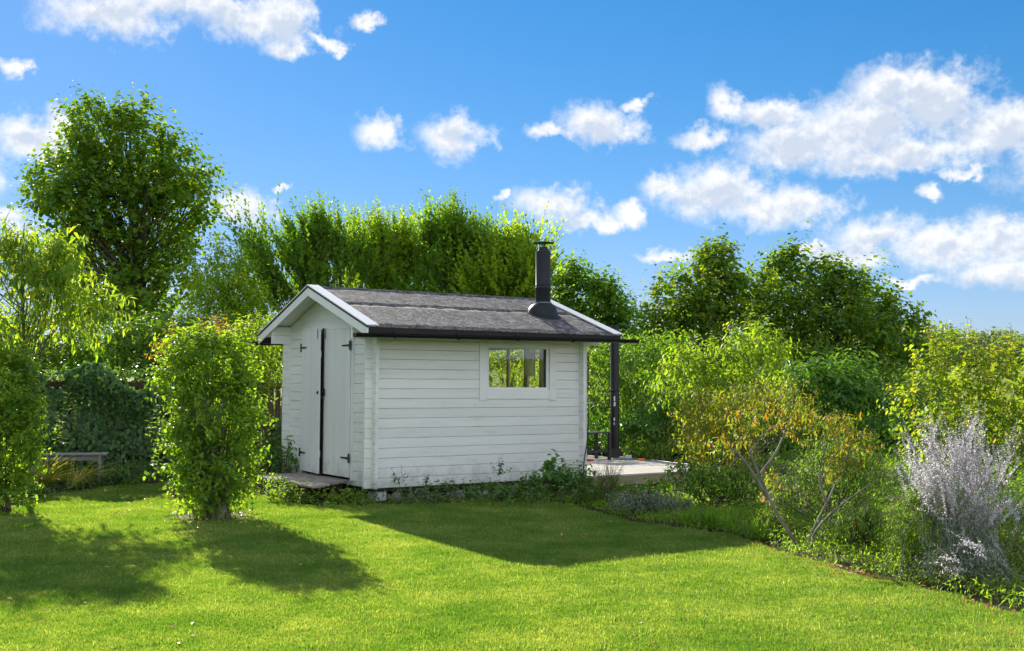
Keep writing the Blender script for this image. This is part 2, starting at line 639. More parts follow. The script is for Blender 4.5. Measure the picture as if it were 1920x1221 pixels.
# ------------------------------------------------------------------ foliage materials
G = {}
G['maple'] = leaf_mat('leaf_maple', [(.022, .060, .007), (.040, .090, .008), (.075, .115, .010), (.13, .14, .015)], 0.42)
G['hornbeam'] = leaf_mat('leaf_hornbeam', [(.030, .075, .010), (.050, .105, .012), (.085, .15, .014)], 0.45)
G['lime'] = leaf_mat('leaf_lime', [(.052, .105, .010), (.085, .145, .014), (.14, .185, .02)], 0.5)
G['peach'] = leaf_mat('leaf_peach', [(.042, .095, .010), (.07, .13, .014), (.11, .165, .02), (.16, .17, .02)], 0.5)
G['column'] = leaf_mat('leaf_column', [(.040, .095, .010), (.075, .14, .012), (.14, .20, .02)], 0.5, gloss=0.35)
G['ivy'] = leaf_mat('leaf_ivy', [(.018, .050, .010), (.030, .075, .014), (.048, .105, .02)], 0.22, rough=0.38, gloss=0.5)
G['laurel'] = leaf_mat('leaf_laurel', [(.022, .065, .012), (.040, .10, .014), (.06, .13, .016)], 0.3, rough=0.42, gloss=0.35)
G['azalea'] = leaf_mat('leaf_azalea', [(.045, .085, .010), (.07, .11, .012), (.10, .12, .014), (.14, .115, .016), (.28, .09, .02)], 0.45)
G['rust'] = leaf_mat('leaf_rust', [(.035, .075, .012), (.055, .10, .012), (.08, .105, .012), (.15, .10, .018), (.26, .055, .025)], 0.45)
G['hazel'] = leaf_mat('leaf_hazel', [(.040, .087, .010), (.065, .115, .012), (.105, .15, .014), (.18, .155, .02)], 0.48)
G['silver'] = leaf_mat('leaf_silver', [(.06, .09, .06), (.10, .13, .09), (.15, .17, .13)], 0.25, tcol=(1.1, 1.2, .8))
G['sage'] = leaf_mat('flower_sage', [(.22, .23, .28), (.33, .335, .38), (.42, .425, .46)], 0.42, tcol=(1.2, 1.12, 1.2), gloss=0.1)
G['strap'] = leaf_mat('leaf_strap', [(.06, .09, .02), (.10, .125, .03), (.20, .19, .09), (.24, .20, .13)], 0.35)
G['herb'] = leaf_mat('leaf_herb', [(.035, .085, .012), (.06, .125, .014), (.11, .17, .018)], 0.4)
G['pink'] = leaf_mat('petal_pink', [(.62, .10, .16), (.75, .22, .28)], 0.4, tcol=(1.1, 1.0, 1.0))
G['dead'] = leaf_mat('leaf_fallen', [(.16, .07, .02), (.28, .12, .04), (.35, .25, .10)], 0.2, tcol=(1.2, 1, .6))
BARK = surf_mat('bark', [(.035, .028, .020), (.085, .070, .050), (.14, .12, .09)], (6, 6, 2), bump=0.5, rough=0.85)
TWIG = surf_mat('twig_bark', [(.07, .06, .035), (.14, .12, .07)], (8, 8, 3), rough=0.8)
GREYBARK = surf_mat('grey_bark', [(.10, .095, .07), (.27, .25, .20)], (12, 12, 5), bump=0.3, rough=0.8)
SILVSTEM = surf_mat('silver_stem', [(.12, .15, .10), (.24, .27, .21)], (20, 20, 8), rough=0.8)


# ------------------------------------------------------------------ ground
LAWN_EDGE = [(-260, 975), (-120, 968), (0, 958), (40, 948), (90, 930), (170, 920), (250, 911), (330, 905), (420, 902), (500, 905), (520, 925), (540, 948),
             (640, 951), (760, 948), (900, 944), (1010, 942), (1080, 950), (1150, 972), (1250, 990), (1350, 1003), (1425, 1022), (1480, 1046),
             (1560, 1064), (1650, 1088), (1750, 1112), (1850, 1138), (1950, 1160), (2150, 1210), (2500, 1300)]
lawn_xy = [tuple(gp(x, y)[:2]) for x, y in LAWN_EDGE]
lawn_poly = lawn_xy + [(9.0, 3.0), (9.0, -12.0), (-12.0, -12.0), (-12.0, 12.0)]


def in_poly(x, y, poly):
    inside = np.zeros(len(x), bool)
    px, py = np.array(poly).T
    j = len(poly) - 1
    for i in range(len(poly)):
        c = ((py[i] > y) != (py[j] > y)) & (x < (px[j] - px[i]) * (y - py[i]) / (py[j] - py[i] + 1e-12) + px[i])
        inside ^= c
        j = i
    return inside


def terrain(x, y):
    d = np.hypot(x, y)
    t = np.clip((d - 60) / 200, 0, 1)
    t = t * t * (3 - 2 * t)
    t2 = np.clip((d - 260) / 700, 0, 1)
    return t * (4.4 + 1.2 * np.sin(x * 0.013 + 1) + 0.8 * np.sin(y * 0.017)) + t2 * t2 * 18


SOIL = surf_mat('garden_soil', [(.030, .022, .012), (.06, .045, .025), (.05, .07, .02)], (3, 3, 3), detail=8, rough=0.95, bump=0.8, bscale=20, spec=0.1)
m, n, l = new_mat('meadow')
t = n.new('ShaderNodeTexCoord')
no = n.new('ShaderNodeTexNoise')
no.inputs['Scale'].default_value = 0.05
no.inputs['Detail'].default_value = 10
no.inputs['Roughness'].default_value = 0.7
l.new(t.outputs['Object'], no.inputs['Vector'])
r = n.new('ShaderNodeValToRGB')
ramp_set(r, [(.3, .10, .16, .02), (.5, .17, .24, .03), (.7, .26, .28, .06)])
l.new(no.outputs['Fac'], r.inputs[0])
p = n.new('ShaderNodeBsdfPrincipled')
p.inputs['Roughness'].default_value = 0.95
p.inputs['Specular IOR Level'].default_value = 0.05
l.new(r.outputs[0], p.inputs['Base Color'])
o = n.new('ShaderNodeOutputMaterial')
l.new(p.outputs[0], o.inputs[0])
MEADOW = m

rad = np.concatenate([[0.0], np.geomspace(4, 4500, 60)])
th = np.linspace(0, 2 * math.pi, 97)[:-1]
gx = (rad[:, None] * np.sin(th)[None]).ravel()
gy = (rad[:, None] * np.cos(th)[None]).ravel() + 10
gz = terrain(gx, gy) - 0.012
idx = np.arange(len(rad) * 96).reshape(len(rad), 96)
q = np.stack([idx[:-1], np.roll(idx, -1, 1)[:-1], np.roll(idx, -1, 1)[1:], idx[1:]], -1).reshape(-1, 4)[:, ::-1]
me = np_mesh('field', np.stack([gx, gy, gz], 1), q, MEADOW)
me.shade_smooth()
tag(link('field', me), 'wide green field rising towards the horizon behind the garden', kind='structure')

gm = MB()
gm.add([(-16, -12, -.006), (22, -12, -.006), (22, 40, -.006), (-16, 40, -.006)], [(0, 1, 2, 3)])
tag(gm.build('flower_bed', SOIL), 'dark soil of the planted borders round the shed', kind='structure')

# lawn sheet with patches of moss, clover and worn grass
m, n, l = new_mat('lawn_turf')
t = n.new('ShaderNodeTexCoord')
no = n.new('ShaderNodeTexNoise')
no.inputs['Scale'].default_value = 14
no.inputs['Detail'].default_value = 8
l.new(t.outputs['Object'], no.inputs['Vector'])
r = n.new('ShaderNodeValToRGB')
ramp_set(r, [(.3, .03, .055, .008), (.55, .07, .11, .012), (.75, .11, .12, .03)])
l.new(no.outputs['Fac'], r.inputs[0])
p = n.new('ShaderNodeBsdfPrincipled')
p.inputs['Roughness'].default_value = 0.95
p.inputs['Specular IOR Level'].default_value = 0.1
l.new(r.outputs[0], p.inputs['Base Color'])
b = n.new('ShaderNodeBump')
b.inputs['Strength'].default_value = 0.8
b.inputs['Distance'].default_value = 0.02
l.new(no.outputs['Fac'], b.inputs['Height'])
l.new(b.outputs[0], p.inputs['Normal'])
o = n.new('ShaderNodeOutputMaterial')
l.new(p.outputs[0], o.inputs[0])
lb = bpy.data.meshes.new('lawn')
lb.from_pydata([(x, y, 0.0) for x, y in lawn_poly], [], [tuple(range(len(lawn_poly)))])
lb.materials.append(m)
tag(link('lawn', lb), 'short sunlit lawn in front of the white shed', kind='structure')


# grass blades: small tufts set on scattered points by geometry nodes
def grass_blade_mat():
    m, n, l = new_mat('grass_blades')
    g = n.new('ShaderNodeNewGeometry')
    no = n.new('ShaderNodeTexNoise')
    no.inputs['Scale'].default_value = 1.1
    no.inputs['Detail'].default_value = 6
    no.inputs['Roughness'].default_value = 0.7
    l.new(g.outputs['Position'], no.inputs['Vector'])
    no2 = n.new('ShaderNodeTexNoise')
    no2.inputs['Scale'].default_value = 26
    no2.inputs['Detail'].default_value = 3
    l.new(g.outputs['Position'], no2.inputs['Vector'])
    a = n.new('ShaderNodeAttribute')
    a.attribute_name = 'tint'
    s1 = n.new('ShaderNodeMath')
    s1.operation = 'MULTIPLY_ADD'
    s1.inputs[1].default_value = 0.55
    l.new(a.outputs['Fac'], s1.inputs[0])
    s2 = n.new('ShaderNodeMath')
    s2.operation = 'MULTIPLY_ADD'
    s2.inputs[1].default_value = 1.1
    s2.inputs[2].default_value = -0.44
    l.new(no.outputs['Fac'], s2.inputs[0])
    s3 = n.new('ShaderNodeMath')
    s3.operation = 'MULTIPLY_ADD'
    s3.inputs[1].default_value = 0.5
    l.new(no2.outputs['Fac'], s3.inputs[0])
    l.new(s2.outputs[0], s3.inputs[2])
    l.new(s3.outputs[0], s1.inputs[2])
    r = n.new('ShaderNodeValToRGB')
    ramp_set(r, [(.10, .038, .105, .022), (.4, .070, .165, .030), (.68, .130, .225, .042), (1.02, .34, .37, .15)])
    l.new(s1.outputs[0], r.inputs[0])
    p = n.new('ShaderNodeBsdfPrincipled')
    p.inputs['Roughness'].default_value = 0.45
    p.inputs['Specular IOR Level'].default_value = 0.35
    l.new(r.outputs[0], p.inputs['Base Color'])
    tr = n.new('ShaderNodeBsdfTranslucent')
    mu = n.new('ShaderNodeMix')
    mu.data_type = 'RGBA'
    mu.blend_type = 'MULTIPLY'
    mu.inputs[0].default_value = 1
    mu.inputs[7].default_value = (1.9, 1.9, .5, 1)
    l.new(r.outputs[0], mu.inputs[6])
    l.new(mu.outputs[2], tr.inputs[0])
    mx = n.new('ShaderNodeMixShader')
    mx.inputs[0].default_value = 0.55
    l.new(p.outputs[0], mx.inputs[1])
    l.new(tr.outputs[0], mx.inputs[2])
    o = n.new('ShaderNodeOutputMaterial')
    l.new(mx.outputs[0], o.inputs[0])
    return m


GRASSM = grass_blade_mat()
tufts = []
for k in range(4):
    nb = 22
    rr_ = np.sqrt(rng.random(nb)) * 0.05
    an = rng.random(nb) * 6.28
    P = np.stack([rr_ * np.cos(an), rr_ * np.sin(an), np.zeros(nb)], 1)
    D = nrm(np.stack([rng.normal(size=nb) * .5, rng.normal(size=nb) * .5, np.ones(nb)], 1))
    N = rdir(nb)
    LV = Leaves()
    LV.add(P, D, N, 0.018 + 0.027 * rng.random(nb), 0.0055 + 0.0055 * rng.random(nb), 'needle')
    LV.add(P[:8], rdir(8, 0.5), rdir(8, 2), 0.012 + 0.012 * rng.random(8), 0.006 + .004 * rng.random(8), 'diamond')
    me = np_mesh('grass_tuft', np.concatenate(LV.v), np.concatenate(LV.f), GRASSM, np.concatenate(LV.t))
    tufts.append(bpy.data.objects.new('grass_tuft', me))


def scatter_grass(name, pts, scl, label):
    me = bpy.data.meshes.new(name)
    me.vertices.add(len(pts))
    me.vertices.foreach_set('co', pts.astype(np.float32).ravel())
    a = me.attributes.new('size', 'FLOAT', 'POINT')
    a.data.foreach_set('value', scl.astype(np.float32))
    a = me.attributes.new('turn', 'FLOAT', 'POINT')
    a.data.foreach_set('value', (rng.random(len(pts)) * 6.28).astype(np.float32))
    me.update()
    o = link(name, me)
    ng = bpy.data.node_groups.new('grass_scatter', 'GeometryNodeTree')
    ng.interface.new_socket('Geometry', in_out='INPUT', socket_type='NodeSocketGeometry')
    ng.interface.new_socket('Geometry', in_out='OUTPUT', socket_type='NodeSocketGeometry')
    gi, go = ng.nodes.new('NodeGroupInput'), ng.nodes.new('NodeGroupOutput')
    jn = ng.nodes.new('GeometryNodeJoinGeometry')
    for tf in tufts:
        oi = ng.nodes.new('GeometryNodeObjectInfo')
        oi.inputs['Object'].default_value = tf
        oi.inputs['As Instance'].default_value = True
        ng.links.new(oi.outputs['Geometry'], jn.inputs[0])
    ip = ng.nodes.new('GeometryNodeInstanceOnPoints')
    sz = ng.nodes.new('GeometryNodeInputNamedAttribute')
    sz.data_type = 'FLOAT'
    sz.inputs['Name'].default_value = 'size'
    tn = ng.nodes.new('GeometryNodeInputNamedAttribute')
    tn.data_type = 'FLOAT'
    tn.inputs['Name'].default_value = 'turn'
    cx = ng.nodes.new('ShaderNodeCombineXYZ')
    ng.links.new(tn.outputs['Attribute'], cx.inputs[2])
    ng.links.new(gi.outputs[0], ip.inputs['Points'])
    ng.links.new(jn.outputs[0], ip.inputs['Instance'])
    ip.inputs['Pick Instance'].default_value = True
    ng.links.new(cx.outputs[0], ip.inputs['Rotation'])
    ng.links.new(sz.outputs['Attribute'], ip.inputs['Scale'])
    ng.links.new(ip.outputs[0], go.inputs[0])
    md = o.modifiers.new('scatter', 'NODES')
    md.node_group = ng
    tag(o, label, kind='stuff')
    return o


def fbm2(x, y, seed=0, octs=4):
    v = np.zeros_like(x)
    for k in range(octs):
        f = 2.0 ** k
        v += np.sin(x * f * 1.7 + 3.1 * k + seed + 1.3 * np.sin(y * f * 1.3 + k)) * np.cos(y * f * 1.9 + 1.7 * k - seed + 1.1 * np.sin(x * f * 1.1)) / f
    return v


gpts, gscl = [], []
for k in range(4):
    N0 = 150000
    y = 5.2 + 15.5 * rng.random(N0) ** 1.25
    hw = 0.56 * y + 0.8
    x = (rng.random(N0) * 2 - 1) * hw
    keep = rng.random(N0) < np.clip(hw / 8 * (9.0 / y) ** 0.6, 0, 1)
    jx, jy = x + 0.06 * fbm2(x * 3, y * 3, 2), y + 0.10 * fbm2(x * 4, y * 4, 5)
    keep &= in_poly(jx, jy, lawn_poly)
    # bare patches round the column shrub and a thin one in the lawn
    cs = gp(400, 968)
    keep &= ~((np.hypot((x - cs[0]) / 1.15, y - cs[1] + .1) + 0.12 * fbm2(x * 5, y * 5, 1)) < 0.50)
    x, y = x[keep], y[keep]
    s = 0.75 + 0.5 * rng.random(len(x)) + 0.18 * fbm2(x * 1.2, y * 1.2, 3)
    s = np.where(rng.random(len(x)) < .04, s * 1.5, s) * .86
    s *= np.clip(0.85 + (y - 8) * 0.02, 0.8, 1.15)
    gpts.append(np.stack([x, y, np.zeros(len(x))], 1))
    gscl.append(s)
scatter_grass('grass', np.concatenate(gpts), np.concatenate(gscl), 'short bright green grass blades of the lawn')

# ------------------------------------------------------------------ shed
SHED_L, SHED_W = 3.571, 2.861
LOG, TH, EXT = 0.135, 0.044, 0.108
RO, RO2, EV = 0.33, 0.397, 0.483
EAVE_W, SLOPE = 2.175, 0.3394


def roof_w(v):
    return EAVE_W + SLOPE * (EV + (v if v <= SHED_W / 2 else SHED_W - v))


def white_paint(name, base=(.86, .86, .84), dirt=(.55, .56, .50), stretch=(1.2, 9, 9), amount=0.5, low=True):
    m, n, l = new_mat(name)
    t = n.new('ShaderNodeTexCoord')
    mp = n.new('ShaderNodeMapping')
    mp.inputs['Scale'].default_value = stretch
    l.new(t.outputs['Object'], mp.inputs[0])
    oi = n.new('ShaderNodeObjectInfo')
    ad = n.new('ShaderNodeVectorMath')
    ad.operation = 'ADD'
    sc1 = n.new('ShaderNodeVectorMath')
    sc1.operation = 'SCALE'
    cmb = n.new('ShaderNodeCombineXYZ')
    for i in range(3):
        l.new(oi.outputs['Random'], cmb.inputs[i])
    l.new(cmb.outputs[0], sc1.inputs[0])
    sc1.inputs['Scale'].default_value = 40
    l.new(mp.outputs[0], ad.inputs[0])
    l.new(sc1.outputs[0], ad.inputs[1])
    no = n.new('ShaderNodeTexNoise')
    no.inputs['Scale'].default_value = 1.6
    no.inputs['Detail'].default_value = 8
    no.inputs['Roughness'].default_value = 0.68
    l.new(ad.outputs[0], no.inputs['Vector'])
    r = n.new('ShaderNodeValToRGB')
    mid = tuple(base[i] * (1 - amount * .3) + dirt[i] * amount * .3 for i in range(3))
    ramp_set(r, [(.28, *tuple(base[i] * (1 - amount) + dirt[i] * amount for i in range(3))), (.42, *mid), (.60, *base)])
    l.new(no.outputs['Fac'], r.inputs[0])
    # green-grey grime, splashes near the base and odd blotches under the eaves
    sx = n.new('ShaderNodeSeparateXYZ')
    l.new(t.outputs['Object'], sx.inputs[0])
    gz_ = n.new('ShaderNodeMapRange')
    gz_.inputs['From Min'].default_value = 0.42
    gz_.inputs['From Max'].default_value = 0.0
    gz_.inputs['To Min'].default_value = -0.12
    gz_.inputs['To Max'].default_value = 0.22
    l.new(sx.outputs[2], gz_.inputs['Value'])
    gn = n.new('ShaderNodeTexNoise')
    gn.inputs['Scale'].default_value = 5
    gn.inputs['Detail'].default_value = 9
    gn.inputs['Roughness'].default_value = .75
    l.new(t.outputs['Object'], gn.inputs['Vector'])
    ga = n.new('ShaderNodeMath')
    ga.operation = 'ADD'
    l.new(gn.outputs['Fac'], ga.inputs[0])
    l.new(gz_.outputs[0], ga.inputs[1])
    gm_ = n.new('ShaderNodeMapRange')
    gm_.inputs['From Min'].default_value = 0.50
    gm_.inputs['From Max'].default_value = 0.80
    gm_.inputs['To Max'].default_value = 0.75 if low else 0.3
    l.new(ga.outputs[0], gm_.inputs['Value'])
    vk = n.new('ShaderNodeTexVoronoi')
    vk.inputs['Scale'].default_value = 2.3
    l.new(ad.outputs[0], vk.inputs['Vector'])
    kn = n.new('ShaderNodeMapRange')
    kn.inputs['From Min'].default_value = 0.07
    kn.inputs['From Max'].default_value = 0.03
    kn.inputs['To Max'].default_value = 0.5
    l.new(vk.outputs['Distance'], kn.inputs['Value'])
    gx_ = n.new('ShaderNodeMath')
    gx_.operation = 'MAXIMUM'
    l.new(gm_.outputs[0], gx_.inputs[0])
    l.new(kn.outputs[0], gx_.inputs[1])
    gr = n.new('ShaderNodeMix')
    gr.data_type = 'RGBA'
    l.new(gx_.outputs[0], gr.inputs[0])
    l.new(r.outputs[0], gr.inputs[6])
    gr.inputs[7].default_value = (.42, .45, .36, 1)
    # each board slightly different in tone
    mr = n.new('ShaderNodeMapRange')
    mr.inputs['To Min'].default_value = 0.93
    mr.inputs['To Max'].default_value = 1.0
    l.new(oi.outputs['Random'], mr.inputs['Value'])
    mu = n.new('ShaderNodeVectorMath')
    mu.operation = 'SCALE'
    l.new(gr.outputs[2], mu.inputs[0])
    l.new(mr.outputs[0], mu.inputs['Scale'])
    p = n.new('ShaderNodeBsdfPrincipled')
    l.new(mu.outputs[0], p.inputs['Base Color'])
    p.inputs['Roughness'].default_value = 0.55
    p.inputs['Specular IOR Level'].default_value = 0.35
    n5 = n.new('ShaderNodeTexNoise')
    n5.inputs['Scale'].default_value = 7
    n5.inputs['Detail'].default_value = 5
    l.new(ad.outputs[0], n5.inputs['Vector'])
    b = n.new('ShaderNodeBump')
    b.inputs['Strength'].default_value = 0.35
    b.inputs['Distance'].default_value = 0.004
    l.new(n5.outputs['Fac'], b.inputs['Height'])
    l.new(b.outputs[0], p.inputs['Normal'])
    o = n.new('ShaderNodeOutputMaterial')
    l.new(p.outputs[0], o.inputs[0])
    return m


WHITE_U = white_paint('white_board_paint')
WHITE_V = white_paint('white_gable_paint', stretch=(9, 1.2, 9))
WHITE_Z = white_paint('white_door_paint', base=(.82, .82, .82), stretch=(9, 9, 0.9), amount=0.35)
WHITE_T = white_paint('white_trim_paint', base=(.86, .86, .85), stretch=(3, 3, 3), amount=0.3, low=False)
BLACKP = surf_mat('black_painted_steel', [(.006, .006, .007), (.012, .012, .014)], (4, 4, 4), rough=0.35, spec=0.3)
BLACKM = surf_mat('black_iron', [(.015, .015, .016), (.035, .033, .03)], (20, 20, 20), rough=0.6, spec=0.4)
ANTHR = surf_mat('anthracite_steel', [(.014, .017, .023), (.024, .028, .036)], (3, 3, 3), rough=0.5, spec=0.22)
FASC = surf_mat('black_fascia', [(.008, .007, .007), (.018, .016, .015)], (2, 2, 8), rough=0.7)
DARKWOOD = surf_mat('inside_boards', [(.05, .035, .022), (.10, .075, .05)], (1, 8, 8), rough=0.8)
OLDWOOD = surf_mat('weathered_plank', [(.13, .11, .085), (.22, .19, .15), (.30, .27, .22)], (3, 14, 14), rough=0.85, bump=0.4, rvar=0.25)
OLDWOOD_V = surf_mat('weathered_plank_cross', [(.16, .14, .12), (.27, .24, .21), (.36, .33, .29)], (14, 2, 14), rough=0.85, bump=0.4, rvar=0.25)
DECKW = surf_mat('pale_deck_plank', [(.40, .36, .30), (.52, .48, .42), (.60, .57, .52)], (2, 12, 12), rough=0.75, bump=0.3, rvar=0.12)
PALEWOOD = surf_mat('pale_joist', [(.26, .21, .13), (.36, .30, .20)], (3, 10, 10), rough=0.8)
GREYWOOD = surf_mat('grey_bench_wood', [(.20, .20, .19), (.30, .30, .29)], (3, 14, 14), rough=0.85, rvar=0.2)
STONE = surf_mat('field_stone', [(.12, .11, .10), (.24, .22, .20), (.34, .32, .29)], (5, 5, 5), rough=0.85, bump=0.6, bscale=8, rvar=0.3)
BROWNWOOD = surf_mat('brown_fence_wood', [(.07, .045, .028), (.13, .09, .06)], (8, 8, 1.5), rough=0.85, rvar=0.2)


# roof felt: brown-grey mineral felt strewn with darker scales and bits of leaf
def felt_mat():
    m, n, l = new_mat('roof_felt')
    t = n.new('ShaderNodeTexCoord')
    dn = n.new('ShaderNodeTexNoise')
    dn.inputs['Scale'].default_value = 5
    dn.inputs['Detail'].default_value = 3
    l.new(t.outputs['Object'], dn.inputs['Vector'])
    dv = n.new('ShaderNodeVectorMath')
    dv.operation = 'MULTIPLY_ADD'
    l.new(dn.outputs['Color'], dv.inputs[0])
    dv.inputs[1].default_value = (.16, .16, .16)
    l.new(t.outputs['Object'], dv.inputs[2])
    vo = n.new('ShaderNodeTexVoronoi')
    vo.feature = 'DISTANCE_TO_EDGE'
    vo.inputs['Scale'].default_value = 11
    l.new(dv.outputs[0], vo.inputs['Vector'])
    vc = n.new('ShaderNodeTexVoronoi')
    vc.inputs['Scale'].default_value = 11
    l.new(dv.outputs[0], vc.inputs['Vector'])
    no = n.new('ShaderNodeTexNoise')
    no.inputs['Scale'].default_value = 9
    no.inputs['Detail'].default_value = 9
    no.inputs['Roughness'].default_value = 0.75
    l.new(t.outputs['Object'], no.inputs['Vector'])
    r = n.new('ShaderNodeValToRGB')
    ramp_set(r, [(.34, .055, .050, .048), (.47, .135, .125, .120), (.58, .21, .195, .185), (.72, .40, .36, .32)])
    l.new(no.outputs['Fac'], r.inputs[0])
    e = n.new('ShaderNodeMapRange')
    e.inputs['From Min'].default_value = 0.0
    e.inputs['From Max'].default_value = 0.07
    e.inputs['To Min'].default_value = 0.30
    e.inputs['To Max'].default_value = 1.0
    l.new(vo.outputs['Distance'], e.inputs['Value'])
    bw = n.new('ShaderNodeMapRange')
    bw.inputs['To Min'].default_value = 0.55
    bw.inputs['To Max'].default_value = 1.55
    l.new(vc.outputs['Color'], bw.inputs['Value'])
    mm = n.new('ShaderNodeMath')
    mm.operation = 'MULTIPLY'
    l.new(e.outputs[0], mm.inputs[0])
    l.new(bw.outputs[0], mm.inputs[1])
    mu = n.new('ShaderNodeVectorMath')
    mu.operation = 'SCALE'
    l.new(r.outputs[0], mu.inputs[0])
    l.new(mm.outputs[0], mu.inputs['Scale'])
    p = n.new('ShaderNodeBsdfPrincipled')
    l.new(mu.outputs[0], p.inputs['Base Color'])
    p.inputs['Roughness'].default_value = 0.8
    p.inputs['Specular IOR Level'].default_value = 0.3
    ha = n.new('ShaderNodeMath')
    ha.operation = 'MULTIPLY_ADD'
    l.new(no.outputs['Fac'], ha.inputs[0])
    ha.inputs[1].default_value = 0.8
    l.new(mm.outputs[0], ha.inputs[2])
    b = n.new('ShaderNodeBump')
    b.inputs['Strength'].default_value = 0.7
    b.inputs['Distance'].default_value = 0.02
    l.new(ha.outputs[0], b.inputs['Height'])
    l.new(b.outputs[0], p.inputs['Normal'])
    o = n.new('ShaderNodeOutputMaterial')
    l.new(p.outputs[0], o.inputs[0])
    return m


FELT = felt_mat()
m, n, l = new_mat('window_glass')
gl = n.new('ShaderNodeBsdfGlass')
gl.inputs['IOR'].default_value = 1.45
gl.inputs['Roughness'].default_value = 0.0
trn = n.new('ShaderNodeBsdfTransparent')
glo = n.new('ShaderNodeBsdfGlossy')
glo.inputs['Roughness'].default_value = 0.01
lw = n.new('ShaderNodeLayerWeight')
pw_ = n.new('ShaderNodeMath')
pw_.operation = 'POWER'
pw_.inputs[1].default_value = 4
l.new(lw.outputs['Facing'], pw_.inputs[0])
fr = n.new('ShaderNodeMath')
fr.operation = 'MULTIPLY_ADD'
fr.inputs[1].default_value = .75
fr.inputs[2].default_value = .08
l.new(pw_.outputs[0], fr.inputs[0])
mx = n.new('ShaderNodeMixShader')
l.new(fr.outputs[0], mx.inputs[0])
l.new(trn.outputs[0], mx.inputs[1])
l.new(glo.outputs[0], mx.inputs[2])
n.remove(gl)
o = n.new('ShaderNodeOutputMaterial')
l.new(mx.outputs[0], o.inputs[0])
GLASS = m

shed = thing('garden_shed', 'white painted wooden garden shed with grey felt roof and double doors', 'shed', SO, SA)
walls = thing('wall', None, None)
walls.parent = shed


def log_board(parent, axis, a0, a1, f0, f1, z0, z1, mat, name='board'):
    """one horizontal log board; axis 0 runs along u (f = v range), axis 1 along v (f = u range)"""
    c = 0.007
    jt = random.uniform(-0.0012, 0.0012)
    f0, f1 = f0 + jt, f1 + jt
    prof = [(f0 + c, z0 + .0015), (f1 - c, z0 + .0015), (f1, z0 + c), (f1, z1 - c), (f1 - c, z1 - .0015), (f0 + c, z1 - .0015), (f0, z1 - c), (f0, z0 + c)]
    return MB().prism(prof, axis, a0, a1).build(name, mat, parent)


def wall_u(v0, v1, openings, far=False):
    k = 0
    while True:
        z0, z1 = k * LOG, (k + 1) * LOG
        top = roof_w(v0 if not far else v1) - 0.045
        if z0 > top - 0.03:
            break
        z1 = min(z1, top)
        ends = (-EXT, SHED_L + EXT) if z0 < 2.0 else (-RO + 0.026, SHED_L + RO2 - 0.026)
        segs = [ends]
        for a, b, w0, w1 in openings:
            if z1 > w0 + 0.02 and z0 < w1 - 0.02:
                ns = []
                for s0, s1 in segs:
                    if b <= s0 or a >= s1:
                        ns.append((s0, s1))
                    else:
                        if a > s0:
                            ns.append((s0, a))
                        if b < s1:
                            ns.append((b, s1))
                segs = ns
        for s0, s1 in segs:
            log_board(walls, 0, s0, s1, v0, v1, z0, z1, WHITE_U)
        k += 1


wall_u(0.0, TH, [(1.86, 2.94, 1.33, 1.985)])
wall_u(SHED_W - TH, SHED_W, [], far=True)


def wall_v(u0, u1, openings):
    """gable wall: courses half a board out of step with the long walls, cut to the roof slope"""
    z0 = -0.0
    z1 = LOG * 0.5
    while z0 < roof_w(SHED_W / 2) - 0.09:
        lo, hi = -EXT, SHED_W + EXT
        up = lambda v: roof_w(v) - 0.050
        segs = [(lo, hi)]
        for a, b, w0, w1 in openings:
            if z1 > w0 + 0.02 and z0 < w1 - 0.02:
                ns = []
                for s0, s1 in segs:
                    if a > s0:
                        ns.append((s0, a))
                    if b < s1:
                        ns.append((b, s1))
                segs = ns
        for s0, s1 in segs:
            if z1 <= up(lo):
                log_board(walls, 1, s0, s1, u0, u1, z0, z1, WHITE_V)
            else:
                # cut by the slopes
                vb = SHED_W / 2 - (up(SHED_W / 2) - z0) / SLOPE
                vt = SHED_W / 2 - (up(SHED_W / 2) - z1) / SLOPE
                vb = max(vb, s0)
                vt = max(vt, s0) if vt < SHED_W / 2 else SHED_W / 2
                poly = [(vb, z0 + .001)]
                if vt <= s0 + 1e-4:
                    poly.append((s0, z1 - .001))
                elif vb <= s0 + 1e-4:
                    poly += [(s0, up(s0)), (vt, min(z1, up(vt)) - .001)]
                else:
                    poly.append((vt, min(z1, up(vt)) - .001))
                mir = [(SHED_W - a, b) for a, b in reversed(poly)]
                if abs(poly[-1][0] - mir[0][0]) < 1e-3:
                    mir = mir[1:]
                poly = poly + mir
                if s1 < hi - 0.01 or s0 > lo + 0.01:
                    continue
                MB().prism(poly, 0, u0, u1).build('board', WHITE_V, walls)
        z0, z1 = z1, z1 + LOG


wall_v(0.0, TH, [(0.56, 2.30, 0.06, 2.23)])
wall_v(SHED_L - TH, SHED_L, [(0.98, 2.72, 0.06, 2.10)])
# dark boards inside, floor
MB().box(0.05, SHED_L - .05, TH + .001, TH + .004, 0.05, 1.32).build('lining', DARKWOOD, walls)
MB().box(0.05, SHED_L - .05, SHED_W - TH - .006, SHED_W - TH - .002, 0.05, 2.2).build('lining', DARKWOOD, walls)
fl = MB().box(0.046, SHED_L - 0.046, 0.046, SHED_W - 0.046, 0.005, 0.05)
fl.build('floor', DARKWOOD, shed)
sill = MB().box(0.01, SHED_L - .01, 0.012, 0.05, -0.045, -0.002).box(0.012, .05, 0.052, SHED_W - .02, -0.045, -0.002)
sill.build('sill_beam', FASC, shed)

# roof: boards, felt strips, verge boards, caps, fascia, gutter
roof = thing('roof', None, None)
roof.parent = shed
U0, U1 = -RO, SHED_L + RO2


